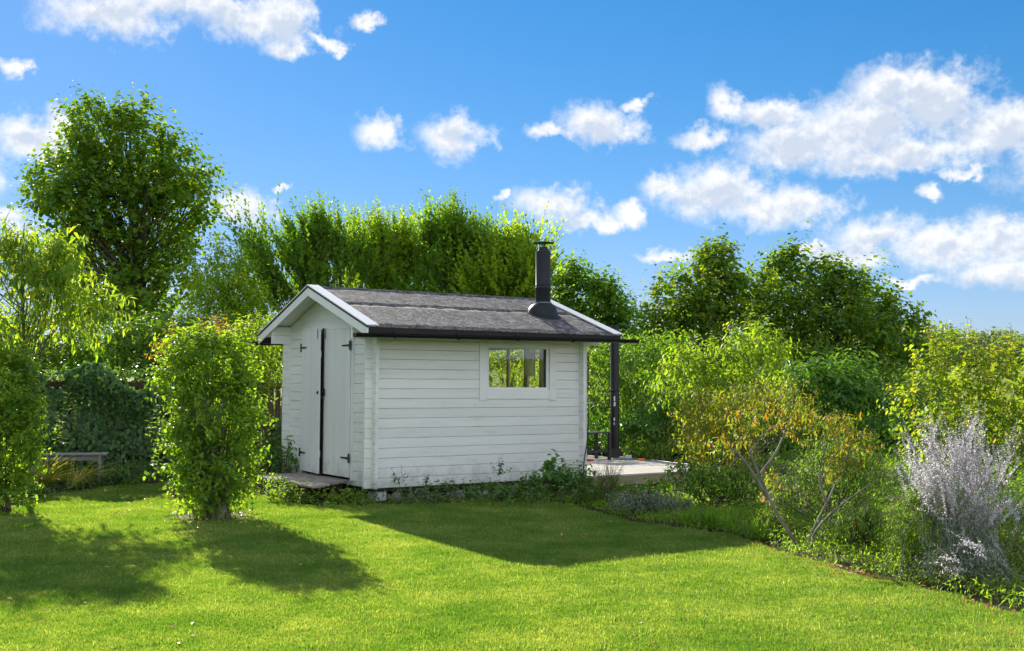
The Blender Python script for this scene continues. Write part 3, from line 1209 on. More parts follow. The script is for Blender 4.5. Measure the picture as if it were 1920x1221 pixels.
def slope_box(name, mat, v0, v1, u0, u1, off0, off1, near=True):
    """slab on the roof slope between v0 and v1 (near side); off = heights above the felt plane"""
    def pt(v):
        return (v if near else SHED_W - v), EAVE_W + SLOPE * (EV + v)
    (a, za), (b, zb) = pt(v0), pt(v1)
    poly = [(a, za + off0), (b, zb + off0), (b, zb + off1), (a, za + off1)]
    return MB().prism(poly, 0, u0, u1).build(name, mat, roof)


for near in (True, False):
    slope_box('roof_deck', WHITE_T, -EV + 0.02, SHED_W / 2 - (0 if near else 0.0005), U0 + 0.024, U1 - 0.024, -0.034, -0.010, near)
    # felt laid in two strips, the upper one lapping over the lower
    vm = -EV + 1.05

    def felt_strip(va, vb, off, near=near):
        nu, nv = 70, 8
        g = []
        us = np.linspace(U0 + 0.012, U1 - 0.012, nu)
        vs = np.linspace(va, vb, nv)
        uu, vv = np.meshgrid(us, vs, indexing='ij')
        e = (fbm2(uu * 6, vv * 9, 1 + va, 3)) * 0.0025
        vv2 = vv.copy()
        vv2[:, 0] += 0.004 * fbm2(us * 9, us * 0 + va, 4)
        ww = EAVE_W + SLOPE * (EV + vv2) + off + e
        yv = vv2 if near else SHED_W - vv2
        top = np.stack([uu, yv, ww], -1).reshape(-1, 3)
        bot = top.copy()
        bot[:, 2] -= 0.009
        idx = np.arange(nu * nv).reshape(nu, nv)
        q = np.stack([idx[:-1, :-1], idx[1:, :-1], idx[1:, 1:], idx[:-1, 1:]], -1).reshape(-1, 4)
        nb_ = nu * nv
        ring = np.concatenate([idx[:, 0], idx[-1, 1:], idx[-2::-1, -1], idx[0, -2:0:-1]])
        sd = np.stack([ring, ring + nb_, np.roll(ring, -1) + nb_, np.roll(ring, -1)], -1)
        if not near:
            q = q[:, ::-1]
        me = np_mesh('felt_strip', np.concatenate([top, bot]), [np.concatenate([q, sd])], FELT)
        link('felt_strip', me, roof)
    felt_strip(-EV - 0.012, vm + 0.05, 0.0)
    felt_strip(vm, SHED_W / 2 + (0.02 if near else 0.0), 0.0045)
# ridge lap of felt
MB().prism([(SHED_W / 2 - .05, EAVE_W + SLOPE * (EV + SHED_W / 2 - .05) + .006), (SHED_W / 2, roof_w(SHED_W / 2) + .010), (SHED_W / 2 + .05, EAVE_W + SLOPE * (EV + SHED_W / 2 - .05) + .006),
            (SHED_W / 2 + .05, EAVE_W + SLOPE * (EV + SHED_W / 2 - .05) + .0105), (SHED_W / 2, roof_w(SHED_W / 2) + .0165), (SHED_W / 2 - .05, EAVE_W + SLOPE * (EV + SHED_W / 2 - .05) + .0105)],
           0, U0 + .17, U1 - .17).build('ridge_felt', FELT, roof)
for ue, sg in ((U0, 1), (U1, -1)):
    for near in (True, False):
        ua, ub = sorted((ue, ue + sg * 0.022))
        slope_box('verge_board', WHITE_T, -EV, SHED_W / 2 - (0 if near else .0005), ua, ub, -0.135, -0.018, near)
        ua, ub = sorted((ue - sg * 0.006, ue + sg * 0.03))
        slope_box('verge_strip', FASC, -EV - .01, SHED_W / 2 - (0 if near else .0005), ua, ub, -0.0175, 0.012, near)
        ua, ub = sorted((ue - sg * 0.010, ue + sg * 0.165))
        slope_box('verge_cap', WHITE_T, -EV - .012, SHED_W / 2 - (0 if near else .0005), ua, ub, 0.0125, 0.028, near)
for near in (True, False):
    va, vb = (-EV - .004, -EV + .018) if near else (SHED_W + EV - .018, SHED_W + EV + .004)
    MB().box(U0 + .024, U1 - .024, va, vb, EAVE_W - .10, EAVE_W - .012).build('fascia', FASC, roof)


def gutter(near):
    g = thing('gutter', None, None)
    g.parent = roof
    sgn = -1 if near else 1
    vc = -EV - 0.062 if near else SHED_W + EV + 0.062
    r_, t_ = 0.052, 0.004
    u0, u1, w0, w1 = -0.53, 4.22, 2.070, 2.105
    if not near:
        u0, u1 = -0.42, 4.1
    prof = []
    for k in range(13):
        a = math.pi * (1 + k / 12)
        prof.append((r_ * math.cos(a), r_ * math.sin(a)))
    prof = [(-r_ - .006, .006)] + prof + [(r_ + .006, .006)]
    inner = [(a * (1 - t_ / r_), b * (1 - t_ / r_) + (0.0 if 0 < i < 14 else 0)) for i, (a, b) in enumerate(prof)]
    loop = prof + inner[::-1]
    vs = [(u0, vc + a, w0 + b) for a, b in loop] + [(u1, vc + a, w1 + b) for a, b in loop]
    n_ = len(loop)
    mbx = MB().add(vs, [(i, i + n_, (i + 1) % n_ + n_, (i + 1) % n_) for i in range(n_)])
    for uu_, ww_ in ((u0, w0), (u1, w1)):     # end caps
        ring = [(uu_ + d, vc + a * 1.06, ww_ + b * 1.06) for d in (-.006, .006) for a, b in prof]
        m_ = len(prof)
        mbx.add(ring, [tuple(range(m_)), tuple(range(2 * m_ - 1, m_ - 1, -1))] + [(i, i + m_, (i + 1) % m_ + m_, (i + 1) % m_) for i in range(m_)])
    mbx.build('channel', BLACKP, g)
    for k in range(5):
        uu_ = 0.05 + k * 0.98 if near else 0.1 + k * .9
        ww_ = w0 + (w1 - w0) * (uu_ - u0) / (u1 - u0)
        MB().tube([(uu_, vc + (r_ + .005) * math.cos(a), ww_ + (r_ + .005) * math.sin(a)) for a in [math.pi * (1 + j / 10) for j in range(11)]] + [(uu_, vc - sgn * (r_ - .004), ww_ + .035)], 0.006, 6).build('bracket', BLACKP, g)


gutter(True)
gutter(False)

# corner posts under the shed and block
MB().box(0.0, .07, .02, .09, -.17, -.046).build('foundation_post', OLDWOOD_V, shed)
MB().box(.09, .25, .03, .18, -.17, -.048).build('foundation_block', surf_mat('pale_block', [(.45, .46, .47), (.6, .6, .6)], (6, 6, 6)), shed)
for uu_ in (1.3, 2.4, 3.4):
    MB().box(uu_, uu_ + .12, .06, .18, -.17, -.046).build('foundation_block', STONE, shed)

# double door in the gable, left leaf a little open
door_frame = MB()
door_frame.box(-.030, .0, .545, .598, .07, 2.235).box(-.030, .0, 2.272, 2.325, .07, 2.235).box(-.028, -.001, .600, 2.270, 2.203, 2.243)
door_frame.build('door_frame', WHITE_Z, shed)


def door_leaf(hv, width, sgn, ang_, handle):
    """leaf hinged at v = hv, opening towards -u; sgn = direction of the leaf from its hinge along v"""
    d = thing('door', None, None, (-0.030, hv, 0), sgn * ang_)
    d.parent = shed
    w0, w1 = .112, 2.198
    nb = 8
    wq = width / nb
    for k in range(nb):
        a, b = sgn * (k * wq + .0006), sgn * ((k + 1) * wq - .0006)
        a, b = min(a, b), max(a, b)
        MB().box(-.022, 0.0, a, b, w0, w1, 0.0018).build('plank', WHITE_Z, d)
    MB().box(.001, .022, *sorted((sgn * .04, sgn * (width - .04))), .35, .44).build('ledge', WHITE_Z, d)
    MB().box(.001, .022, *sorted((sgn * .04, sgn * (width - .04))), 1.8, 1.89).build('ledge', WHITE_Z, d)
    for wz in (.378, 1.955):
        h = thing('hinge', None, None)
        h.parent = d
        h.name = 'hinge'
        pts = [(0.005, -.014), (.06, -.016), (.12, -.010), (.17, -.013), (.215, -.009), (.235, -.012), (.25, 0), (.235, .012), (.215, .009), (.17, .013), (.12, .010), (.06, .016), (.005, .014)]
        MBh = MB().prism([(sgn * a, wz + b) for a, b in pts], 0, -.030, -.0225)
        MBh.box(-.034, -.0225, *sorted((-sgn * .035, sgn * .004)), wz - .065, wz + .065)
        ob = MBh.build('hinge', BLACKM, d)
        bpy.data.objects.remove(h)
    if handle:
        MB().box(-.036, -.0225, .842, .895, .10, 2.225).build('edge_strip', BLACKM, d)
    return d


dl = door_leaf(2.264, .86, -1, R(6.1), False)
dr = door_leaf(.60, .86, 1, 0.0, True)
MB().box(-.034, -.0225, .80, .845, 1.24, 1.34).tube([(-.034, .82, 1.30), (-.06, .82, 1.30), (-.065, .79, 1.295), (-.065, .73, 1.29)], .008, 8).build('handle', BLACKM, dr)
MB().box(-.075, -.050, .805, .84, 1.19, 1.232).tube([(-.062, .812, 1.232), (-.062, .812, 1.262), (-.062, .833, 1.262), (-.062, .833, 1.232)], .0035, 6).build('padlock', BLACKM, dr)
MB().box(-.030, -.0225, -.835, -.795, 1.26, 1.31).tube([(-.03, -.815, 1.285), (-.05, -.815, 1.285)], .007, 8).build('lock_plate', BLACKM, dl)
for par, vv_ in ((dr, .78), (dl, -.80)):
    MB().tube([(-.026, vv_, 2.21), (-.034, vv_, 2.205), (-.034, vv_, 2.09), (-.03, vv_ + .02, 2.075)], .005, 6).build('hook', BLACKM, par)

# window in the long wall
win = thing('window', None, None)
win.parent = shed
MB().box(1.715, 1.842, -.020, -.001, 1.185, 2.025, .002).build('trim', WHITE_T, win)
MB().box(2.962, 3.085, -.020, -.001, 1.185, 2.025, .002).build('trim', WHITE_T, win)
MB().box(1.844, 2.960, -.018, -.001, 1.205, 1.348, .002).build('sill_board', WHITE_T, win)
MB().box(1.844, 2.960, -.018, -.001, 1.952, 2.045, .002).build('trim', WHITE_T, win)
fr_ = MB()
for a, b, c_, d_ in ((1.862, 1.885, 1.335, 1.98), (2.905, 2.938, 1.335, 1.98), (1.886, 2.904, 1.335, 1.375), (1.886, 2.904, 1.945, 1.98)):
    fr_.box(a, b, .004, .040, c_, d_)
fr_.build('window_frame', WHITE_T, win)
MB().box(1.886, 2.904, .020, .023, 1.376, 1.944).build('pane', GLASS, win)
MB().box(2.882, 2.904, .0, .019, 1.376, 1.944).build('reveal', surf_mat('dark_seal', [(.02, .03, .04), (.04, .05, .07)], (3, 3, 3)), win)

# glazed doors in the far gable, seen through the window
gd = thing('glazed_door', None, None)
gd.parent = shed
f2 = MB()
for a, b in ((1.0, 1.06), (1.40, 1.50), (1.955, 2.015), (2.64, 2.70)):
    f2.box(SHED_L - .042, SHED_L - .004, a, b, .07, 2.09)
f2.box(SHED_L - .040, SHED_L - .006, 1.061, 2.639, .07, .20).box(SHED_L - .040, SHED_L - .006, 1.061, 2.639, 2.0, 2.09)
f2.build('door_frame', surf_mat('grey_brown_frame', [(.30, .27, .22), (.42, .38, .32)], (9, 9, 1), rough=.7), gd)
for a, b in ((1.061, 1.399), (1.501, 1.954), (2.016, 2.639)):
    MB().box(SHED_L - .024, SHED_L - .021, a, b, .201, 1.999).build('pane', GLASS, gd)
cur = MB()
for k in range(9):
    a = 1.10 + k * .03
    cur.box(SHED_L - .10 + .012 * (k % 2), SHED_L - .095 + .012 * (k % 2), a, a + .031, 1.55, 2.0)
tag(cur.build('curtain', WHITE_T), 'small pale curtain hanging inside the shed behind its window', 'curtain')
cur_o = bpy.data.objects['curtain']
cur_o.location = tuple(SO)
cur_o.rotation_euler = (0, 0, SA)

# chimney on the roof
CHU, CHV, CHW = 3.191, .49, 2.505
chim = thing('chimney', None, None)
chim.parent = shed
MB().lathe(CHU, CHV, [(.118, CHW + .10), (.118, CHW + .40), (.1215, CHW + .405), (.1215, CHW + .425), (.118, CHW + .43), (.118, CHW + .455), (.1215, CHW + .46), (.118, CHW + .465), (.118, CHW + .985), (.105, CHW + .99)], 40).build('flue_pipe', ANTHR, chim, smooth=True)
fb = MB()
prof = [(.285, -.006), (.28, .010), (.236, .014), (.232, .05), (.215, .10), (.18, .145), (.14, .17), (.128, .176), (.12, .176)]
sides = 40
vs = []
for i, (rr_, zz_) in enumerate(prof):
    for k in range(sides):
        a = 2 * math.pi * k / sides
        f_ = max(0, 1 - i / 6)
        vs.append((CHU + rr_ * math.cos(a), CHV + rr_ * math.sin(a), CHW + zz_ + SLOPE * rr_ * math.sin(a) * f_))
fs = [(i * sides + k, i * sides + (k + 1) % sides, (i + 1) * sides + (k + 1) % sides, (i + 1) * sides + k) for i in range(len(prof) - 1) for k in range(sides)]
fb.add(vs, fs).build('flashing', ANTHR, chim, smooth=True)
MB().lathe(CHU, CHV, [(.12, CHW + .165), (.134, CHW + .168), (.134, CHW + .190), (.12, CHW + .193)], 40).build('storm_collar', surf_mat('grey_collar', [(.12, .13, .15), (.2, .21, .23)], (4, 4, 4), rough=.35), chim, smooth=True)
MB().lathe(CHU, CHV, [(.088, CHW + .97), (.088, CHW + 1.0), (.075, CHW + 1.02), (.075, CHW + 1.045), (.06, CHW + 1.05)], 24).build('flue_spigot', BLACKM, chim, smooth=True)
cp_ = MB().lathe(CHU, CHV, [(.170, CHW + 1.115), (.172, CHW + 1.121), (.12, CHW + 1.133), (.02, CHW + 1.140)], 40)
for a in (.4, 2.5, 4.6):
    cp_.tube([(CHU + .055 * math.cos(a), CHV + .055 * math.sin(a), CHW + 1.03), (CHU + .055 * math.cos(a), CHV + .055 * math.sin(a), CHW + 1.118)], .008, 6)
cp_.build('rain_cap', BLACKM, chim, smooth=True)

# small lamp hook in the gable peak
MB().tube([(-.20, SHED_W / 2, 2.70), (-.20, SHED_W / 2, 2.655)], .02, 10).build('gable_lamp', WHITE_T, shed)

# cable down the wall end
cb = MB().tube([sp(SHED_L + a, b, c) for a, b, c in [(.118, -.012, 1.93), (.120, -.014, 1.6), (.117, -.012, 1.25), (.112, -.03, .95), (.06, -.10, .72), (.01, -.122, .5), (-.04, -.122, .25), (-.06, -.124, .05), (-.07, -.13, -.1)]], .009, 6)
tag(cb.build('cable', BLACKM, smooth=True), 'thin black cable running down the right end of the shed wall', 'cable')
bpy.data.objects['cable']

# door platform
pl = thing('door_platform', 'weathered brown wooden plank platform at the shed doors', 'platform', SO, SA)
for k in range(7):
    a, b = -.05 - k * .118 - .112, -.05 - k * .118
    v0 = .60 - .62 * (k / 6)
    v1 = 2.15 - random.uniform(0, .03)
    z = .075 + random.uniform(-.002, .002)
    MB().box(a, b, v0, v1, z - .026, z, .002).build('plank', OLDWOOD_V, pl)
MB().box(-.78, -.06, .75, .80, -.06, .046).box(-.78, -.06, 1.9, 1.95, -.16, .046).box(-.84, -.79, .3, 2.1, -.16, .046).build('joist', BROWNWOOD, pl)

# deck beside the far gable
dk = thing('wooden_deck', 'pale sunlit wooden plank deck beside the right end of the shed', 'deck', SO, SA)
DKZ = .03
for k in range(28):
    v0 = -.12 + k * .145
    jit = random.uniform(-.03, .03)
    MB().box(SHED_L + .12, 6.75 + jit, v0, v0 + .139, DKZ - .028, DKZ + random.uniform(-.001, .001), .002).build('plank', DECKW, dk)
MB().box(SHED_L + .14, 6.70, -.115, -.075, DKZ - .17, DKZ - .030).build('edge_board', PALEWOOD, dk)
for uu_ in (4.2, 5.1, 6.0):
    MB().box(uu_, uu_ + .045, -.072, 3.9, DKZ - .16, DKZ - .031).build('joist', PALEWOOD, dk)
for uu_ in (3.95, 5.4, 6.5):
    MB().box(uu_, uu_ + .12, -.06, .06, -.19, DKZ - .161).build('footing', STONE, dk)

# black flue-like pipe post on the deck
pp = at(1152.5, 856, 21.6)
post = thing('pipe_post', 'tall black round pipe post standing on the deck behind the shed', 'post', (pp[0], pp[1], .2))
MB().lathe(0, 0, [(.085, .0), (.085, 1.27), (.083, 1.275), (.083, 2.52), (.07, 2.525)], 28).build('pipe', BLACKP, post, smooth=True)
MB().box(-.115, .115, -.115, .115, 0, .17, .01).build('foot_box', BLACKM, post)
MB().lathe(0, 0, [(.086, 1.27), (.118, 1.275), (.118, 1.295), (.086, 1.30)], 28).build('collar', BLACKM, post, smooth=True)
MB().box(.080, .092, -.02, .02, 0, .1)
LBL = surf_mat('silver_label', [(.6, .6, .62), (.75, .75, .77)], (9, 9, 9), rough=.3)
MB().lathe(0, -.008, [(.079, 1.04), (.0795, 1.16)], 28)
for z0, z1, w_ in ((1.08, 1.17, .016), (.98, 1.06, .02), (.70, .76, .014), (.62, .67, .010)):
    MB().box(-.025, -.025 + w_ * 1.6, -.0865, -.082, z0, z1).build('label_plate', LBL, post)

# dark table on the deck, half hidden
tp = at(1110, 862, 20.9)
tb_ = thing('side_table', 'small dark slatted table on the deck behind the shed corner', 'table', (tp[0], tp[1], .2), SA)
for k in range(5):
    MB().box(-.35, .30, -.22 + k * .09, -.22 + k * .09 + .082, .49, .515).build('slat', BLACKM, tb_)
for x_ in (-.33, .23):
    for y_ in (-.20, .19):
        MB().box(x_, x_ + .05, y_ - .02, y_ + .03, 0, .488).build('leg', BLACKM, tb_)
MB().box(-.279, .229, -.20, -.17, .14, .19).box(.235, .265, -.169, .169, .14, .19).build('rail', BLACKM, tb_)
# hose on the deck
hp = [(1150, 860), (1175, 862), (1195, 861), (1230, 864), (1262, 868), (1300, 872), (1345, 878)]
hs_ = [gp(x, y, .215) for x, y in hp]
tag(MB().tube(hs_, .013, 8).build('garden_hose', surf_mat('grey_hose', [(.10, .11, .12), (.2, .21, .2)], (5, 5, 5), rough=.4), smooth=True), 'thin grey garden hose lying across the deck planks', 'hose')
q_ = gp(1203, 862, .22)
tag(MB().tube([q_ + np.array([-.06, 0, 0]), q_ + np.array([0, .02, 0]), q_ + np.array([.06, .05, 0])], [.02, .026, .018], 10).build('hose_connector', surf_mat('orange_plastic', [(.8, .16, .02), (.85, .2, .03)], (5, 5, 5), rough=.35), smooth=True), 'orange hose connector lying on the pale deck', 'connector')
q_ = gp(1178, 860, .205)
tag(MB().box(q_[0] - .06, q_[0] + .06, q_[1] - .05, q_[1] + .05, .202, .27, .012).tube([(q_[0] - .06, q_[1], .24), (q_[0] - .16, q_[1] - .02, .225)], .02, 8).build('hose_reel_fitting', surf_mat('pale_grey_plastic', [(.4, .41, .43), (.55, .56, .58)], (5, 5, 5), rough=.4)), 'small pale grey plastic fitting beside the foot of the black post', 'fitting')
q_ = gp(1107, 864, .205)
tag(MB().lathe(q_[0], q_[1], [(.055, .202), (.07, .21), (.06, .235), (.03, .24)], 16).build('red_bowl', surf_mat('red_plastic', [(.6, .05, .03), (.7, .08, .04)], (5, 5, 5), rough=.4), smooth=True), 'small red dish on the deck at the shed corner', 'dish')


# ------------------------------------------------------------------ stones along the foot of the shed
def stone(px, py, size, label, flat=.65):
    c = gp(px, py)
    me = bpy.data.meshes.new('stone')
    import bmesh
    bm = bmesh.new()
    bmesh.ops.create_icosphere(bm, subdivisions=2, radius=1)
    ax = [size * random.uniform(.8, 1.2), size * random.uniform(.7, 1), size * flat]
    ph = [random.uniform(0, 6) for _ in range(6)]
    for v in bm.verts:
        k = 1 + .13 * math.sin(v.co.x * 3 + ph[0]) + .11 * math.sin(v.co.y * 4 + ph[1]) + .09 * math.sin(v.co.z * 5 + ph[2])
        v.co = Vector((v.co.x * ax[0] * k, v.co.y * ax[1] * k, v.co.z * ax[2] * k))
    bm.to_mesh(me)
    bm.free()
    me.materials.append(STONE)
    o = link('stone', me, None, (c[0], c[1], size * flat * .5), random.uniform(0, 3))
    return tag(o, label, 'stone', 'stones lying along the foot of the shed')


STN = [(742, 938, .11, 'grey brown stone just right of the shed corner post, leftmost of the row'), (767, 934, .085, 'small reddish stone second from the shed corner'),
       (790, 931, .15, 'broad pale slanting stone below the left half of the long wall'), (818, 934, .08, 'small round stone right of the broad pale stone'),
       (862, 930, .09, 'rounded grey stone under the wall midway to the window'), (905, 930, .10, 'grey stone below the left edge of the window'),
       (935, 926, .13, 'large rounded grey stone below the window'), (962, 927, .12, 'large rounded stone beside the big leafy plant'),
       (985, 930, .08, 'small stone tucked beside the big leafy plant')]
for a in STN:
    stone(*a)

# ------------------------------------------------------------------ fence with rails, pickets and ivy
def fence(name_label, pA, pB, h, npk, picket_range):
    A, B = np.array(pA), np.array(pB)
    d = B - A
    L_ = float(np.hypot(*d))
    f = thing('wooden_fence', name_label, 'fence', (A[0], A[1], 0), math.atan2(d[1], d[0]))
    nps = int(L_ / 1.9) + 1
    for k in range(nps + 1):
        x = L_ * k / nps
        MB().box(x - .045, x + .045, -.045, .045, 0, h + .12, .006).build('post', BROWNWOOD, f)
    for z in (.35, h - .12):
        MB().box(.046, L_ - .046, .046, .075, z, z + .09).build('rail', BROWNWOOD, f)
    k = 0
    x = 0.1
    while x < L_ - .1 and k < 290:
        hh = h + random.uniform(-.02, .02)
        MB().prism([(x, .06), (x + .088, .06), (x + .088, hh - .02), (x + .044, hh), (x, hh - .02)], 1, .0755, .094).build('picket', BROWNWOOD, f)
        x += .115
        k += 1
    return f


FA, FB = (-10.5, 17.6), (-1.3, 21.2)
fence('low brown wooden fence overgrown with ivy left of the shed', FA, FB, 1.62, 0, None)

# ivy on the fence
LV, TB = Leaves(), Tubes()
nI = 16000
tt = rng.random(nI)
hmax = 1.72 + 0.16 * np.sin(tt * 23) + 0.12 * np.sin(tt * 51 + 1)
zz = hmax * rng.random(nI) ** 0.85
bulge = 0.16 + 0.13 * np.sin(tt * 37 + zz * 3) + 0.10 * np.sin(zz * 6 + tt * 11) + .18 * (1 - zz / 1.8)
dirF = np.array([FB[0] - FA[0], FB[1] - FA[1]])
nF = np.array([dirF[1], -dirF[0]]) / np.hypot(*dirF)
off = bulge * (0.55 + 0.45 * rng.random(nI))
zz = np.where((tt > .655) & (zz > 1.0), zz * .5, zz)
zz = np.where((tt > .300) & (tt < .330) & (zz > 1.5), zz * .7, zz)
P = np.stack([FA[0] + dirF[0] * tt + nF[0] * off, FA[1] + dirF[1] * tt + nF[1] * off, zz], 1)
D = nrm(np.stack([nF[0] * .5 + rng.normal(size=nI) * .5, nF[1] * .5 + rng.normal(size=nI) * .4, -0.9 + rng.normal(size=nI) * .35], 1))
N = nrm(np.stack([nF[0] + rng.normal(size=nI) * .35, nF[1] + rng.normal(size=nI) * .35, .45 + rng.random(nI) * .6], 1))
LV.add(P, D, N, .07 + .06 * rng.random(nI), .06 + .05 * rng.random(nI), 'oval')
# top fringe reaching over the fence
nT = 260
tt = rng.random(nT)
P0 = np.stack([FA[0] + dirF[0] * tt, FA[1] + dirF[1] * tt, 1.55 + .15 * rng.random(nT)], 1)
shoot_leaves(LV, P0, nrm(rdir(nT, 0.9)), .25 + .3 * rng.random(nT), .2, .045, .08, .055, 'oval', tint=(.4, 1), TB=TB)
iv = thing('ivy', 'dark glossy ivy covering the fence between the two clipped shrubs', 'ivy')
LV.build('leaves', G['ivy'], iv)
nS = 70
tt = rng.random(nS)
sx = np.stack([FA[0] + dirF[0] * tt + nF[0] * .3, FA[1] + dirF[1] * tt + nF[1] * .3, np.zeros(nS)], 1)
tops = sx + np.stack([rng.normal(size=nS) * .3, rng.normal(size=nS) * .08 + .05, .6 + rng.random(nS) * .7], 1)
s = np.linspace(0, 1, 5)
Pm = sx[:, None] * (1 - s)[None, :, None] + tops[:, None] * s[None, :, None]
Pm[:, 1:-1] += rng.normal(size=(nS, 3, 3)) * .03
TB.add(Pm, np.broadcast_to(np.linspace(.010, .004, 5), (nS, 5)), 4)
TB.build('stem', TWIG, iv, stuff=True)


# ------------------------------------------------------------------ shrub and tree builders
def shrub(name, label, cat, lobes, depth, base_px, n, mat, leaf, shape='oval', slen=.35, spacing=.04, up=.7, out=.8, sag=.12, spread=.75, droop=.15,
          shell=(.35, .85), stems=26, stem_r=.012, barkm=None, tint=(0, 1), tint_tip=0.0, twr=.003, top_only=False, group=None, tips=None, jit=.3, stemz=.0, fork=.35):
    L3 = lobes3(lobes, depth)
    base = at(base_px[0], base_px[1], depth) if len(base_px) == 2 else np.array(base_px)
    base[2] = stemz
    root = thing(name, label, cat, base, 0, group)
    LV, TB = Leaves(), Tubes()
    vol = np.array([w * r[0] * r[2] for c, r, w in L3])
    cnt = np.maximum(3, (n * vol / vol.sum()).astype(int))
    starts = []
    for (c, r, w), k in zip(L3, cnt):
        d = rdir(k, 0.15)
        rad = shell[0] + (shell[1] - shell[0]) * rng.random(k) ** 0.6
        P0 = c + d * r * rad[:, None]
        P0[:, 2] = np.maximum(P0[:, 2], .04)
        D = nrm(d * out + np.array([0, 0, up]) + rng.normal(size=(k, 3)) * .35)
        SL = slen * (.6 + .8 * rng.random(k))
        shoot_leaves(LV, P0, D, SL, sag, spacing, leaf[0], leaf[1], shape, spread=spread, droop=droop, tint=tint, TB=TB, twr=twr, tint_tip=tint_tip, jit=jit)
        starts.append(P0)
    if tips:      # long single shoots standing out of the outline: (px, py, length)
        for tx, ty, ln in tips:
          for q_ in range(3):
            e = at(tx + rng.normal() * 7 * q_, ty + abs(rng.normal()) * 8 * q_, depth + rng.normal() * .15)
            D = nrm(np.array([[rng.normal() * .16, rng.normal() * .12, 1.0]]))
            shoot_leaves(LV, (e - D[0] * ln)[None], D, np.array([ln]), 0.0, spacing, leaf[0], leaf[1], shape, spread=spread, droop=droop, tint=tint, TB=TB, twr=twr * 1.5, s0=0)
    S = np.concatenate(starts)
    S = S[rng.permutation(len(S))[:stems]]
    bs = np.tile(base, (len(S), 1)) + rng.normal(size=(len(S), 3)) * np.array([.06, .06, 0])
    s = np.linspace(0, 1, 6)
    mid = bs * .5 + S * .5
    mid[:, :2] = bs[:, :2] * (1 - fork) + S[:, :2] * fork
    Pm = bs[:, None] * ((1 - s) ** 2)[None, :, None] + mid[:, None] * (2 * s * (1 - s))[None, :, None] + S[:, None] * (s ** 2)[None, :, None]
    Pm[:, 1:-1] += rng.normal(size=(len(S), 4, 3)) * .02
    TB2 = Tubes()
    TB2.add(Pm, stem_r * (np.linspace(1, .3, 6)[None] * (.6 + .6 * rng.random((len(S), 1)))), 5)
    for a in LV.v:
        a -= base
    for a in TB.v:
        a -= base
    for a in TB2.v:
        a -= base
    LV.build('foliage', mat, root)
    TB.build('twig', TWIG, root, stuff=True)
    TB2.build('stem', barkm or TWIG, root, stuff=True)
    return root


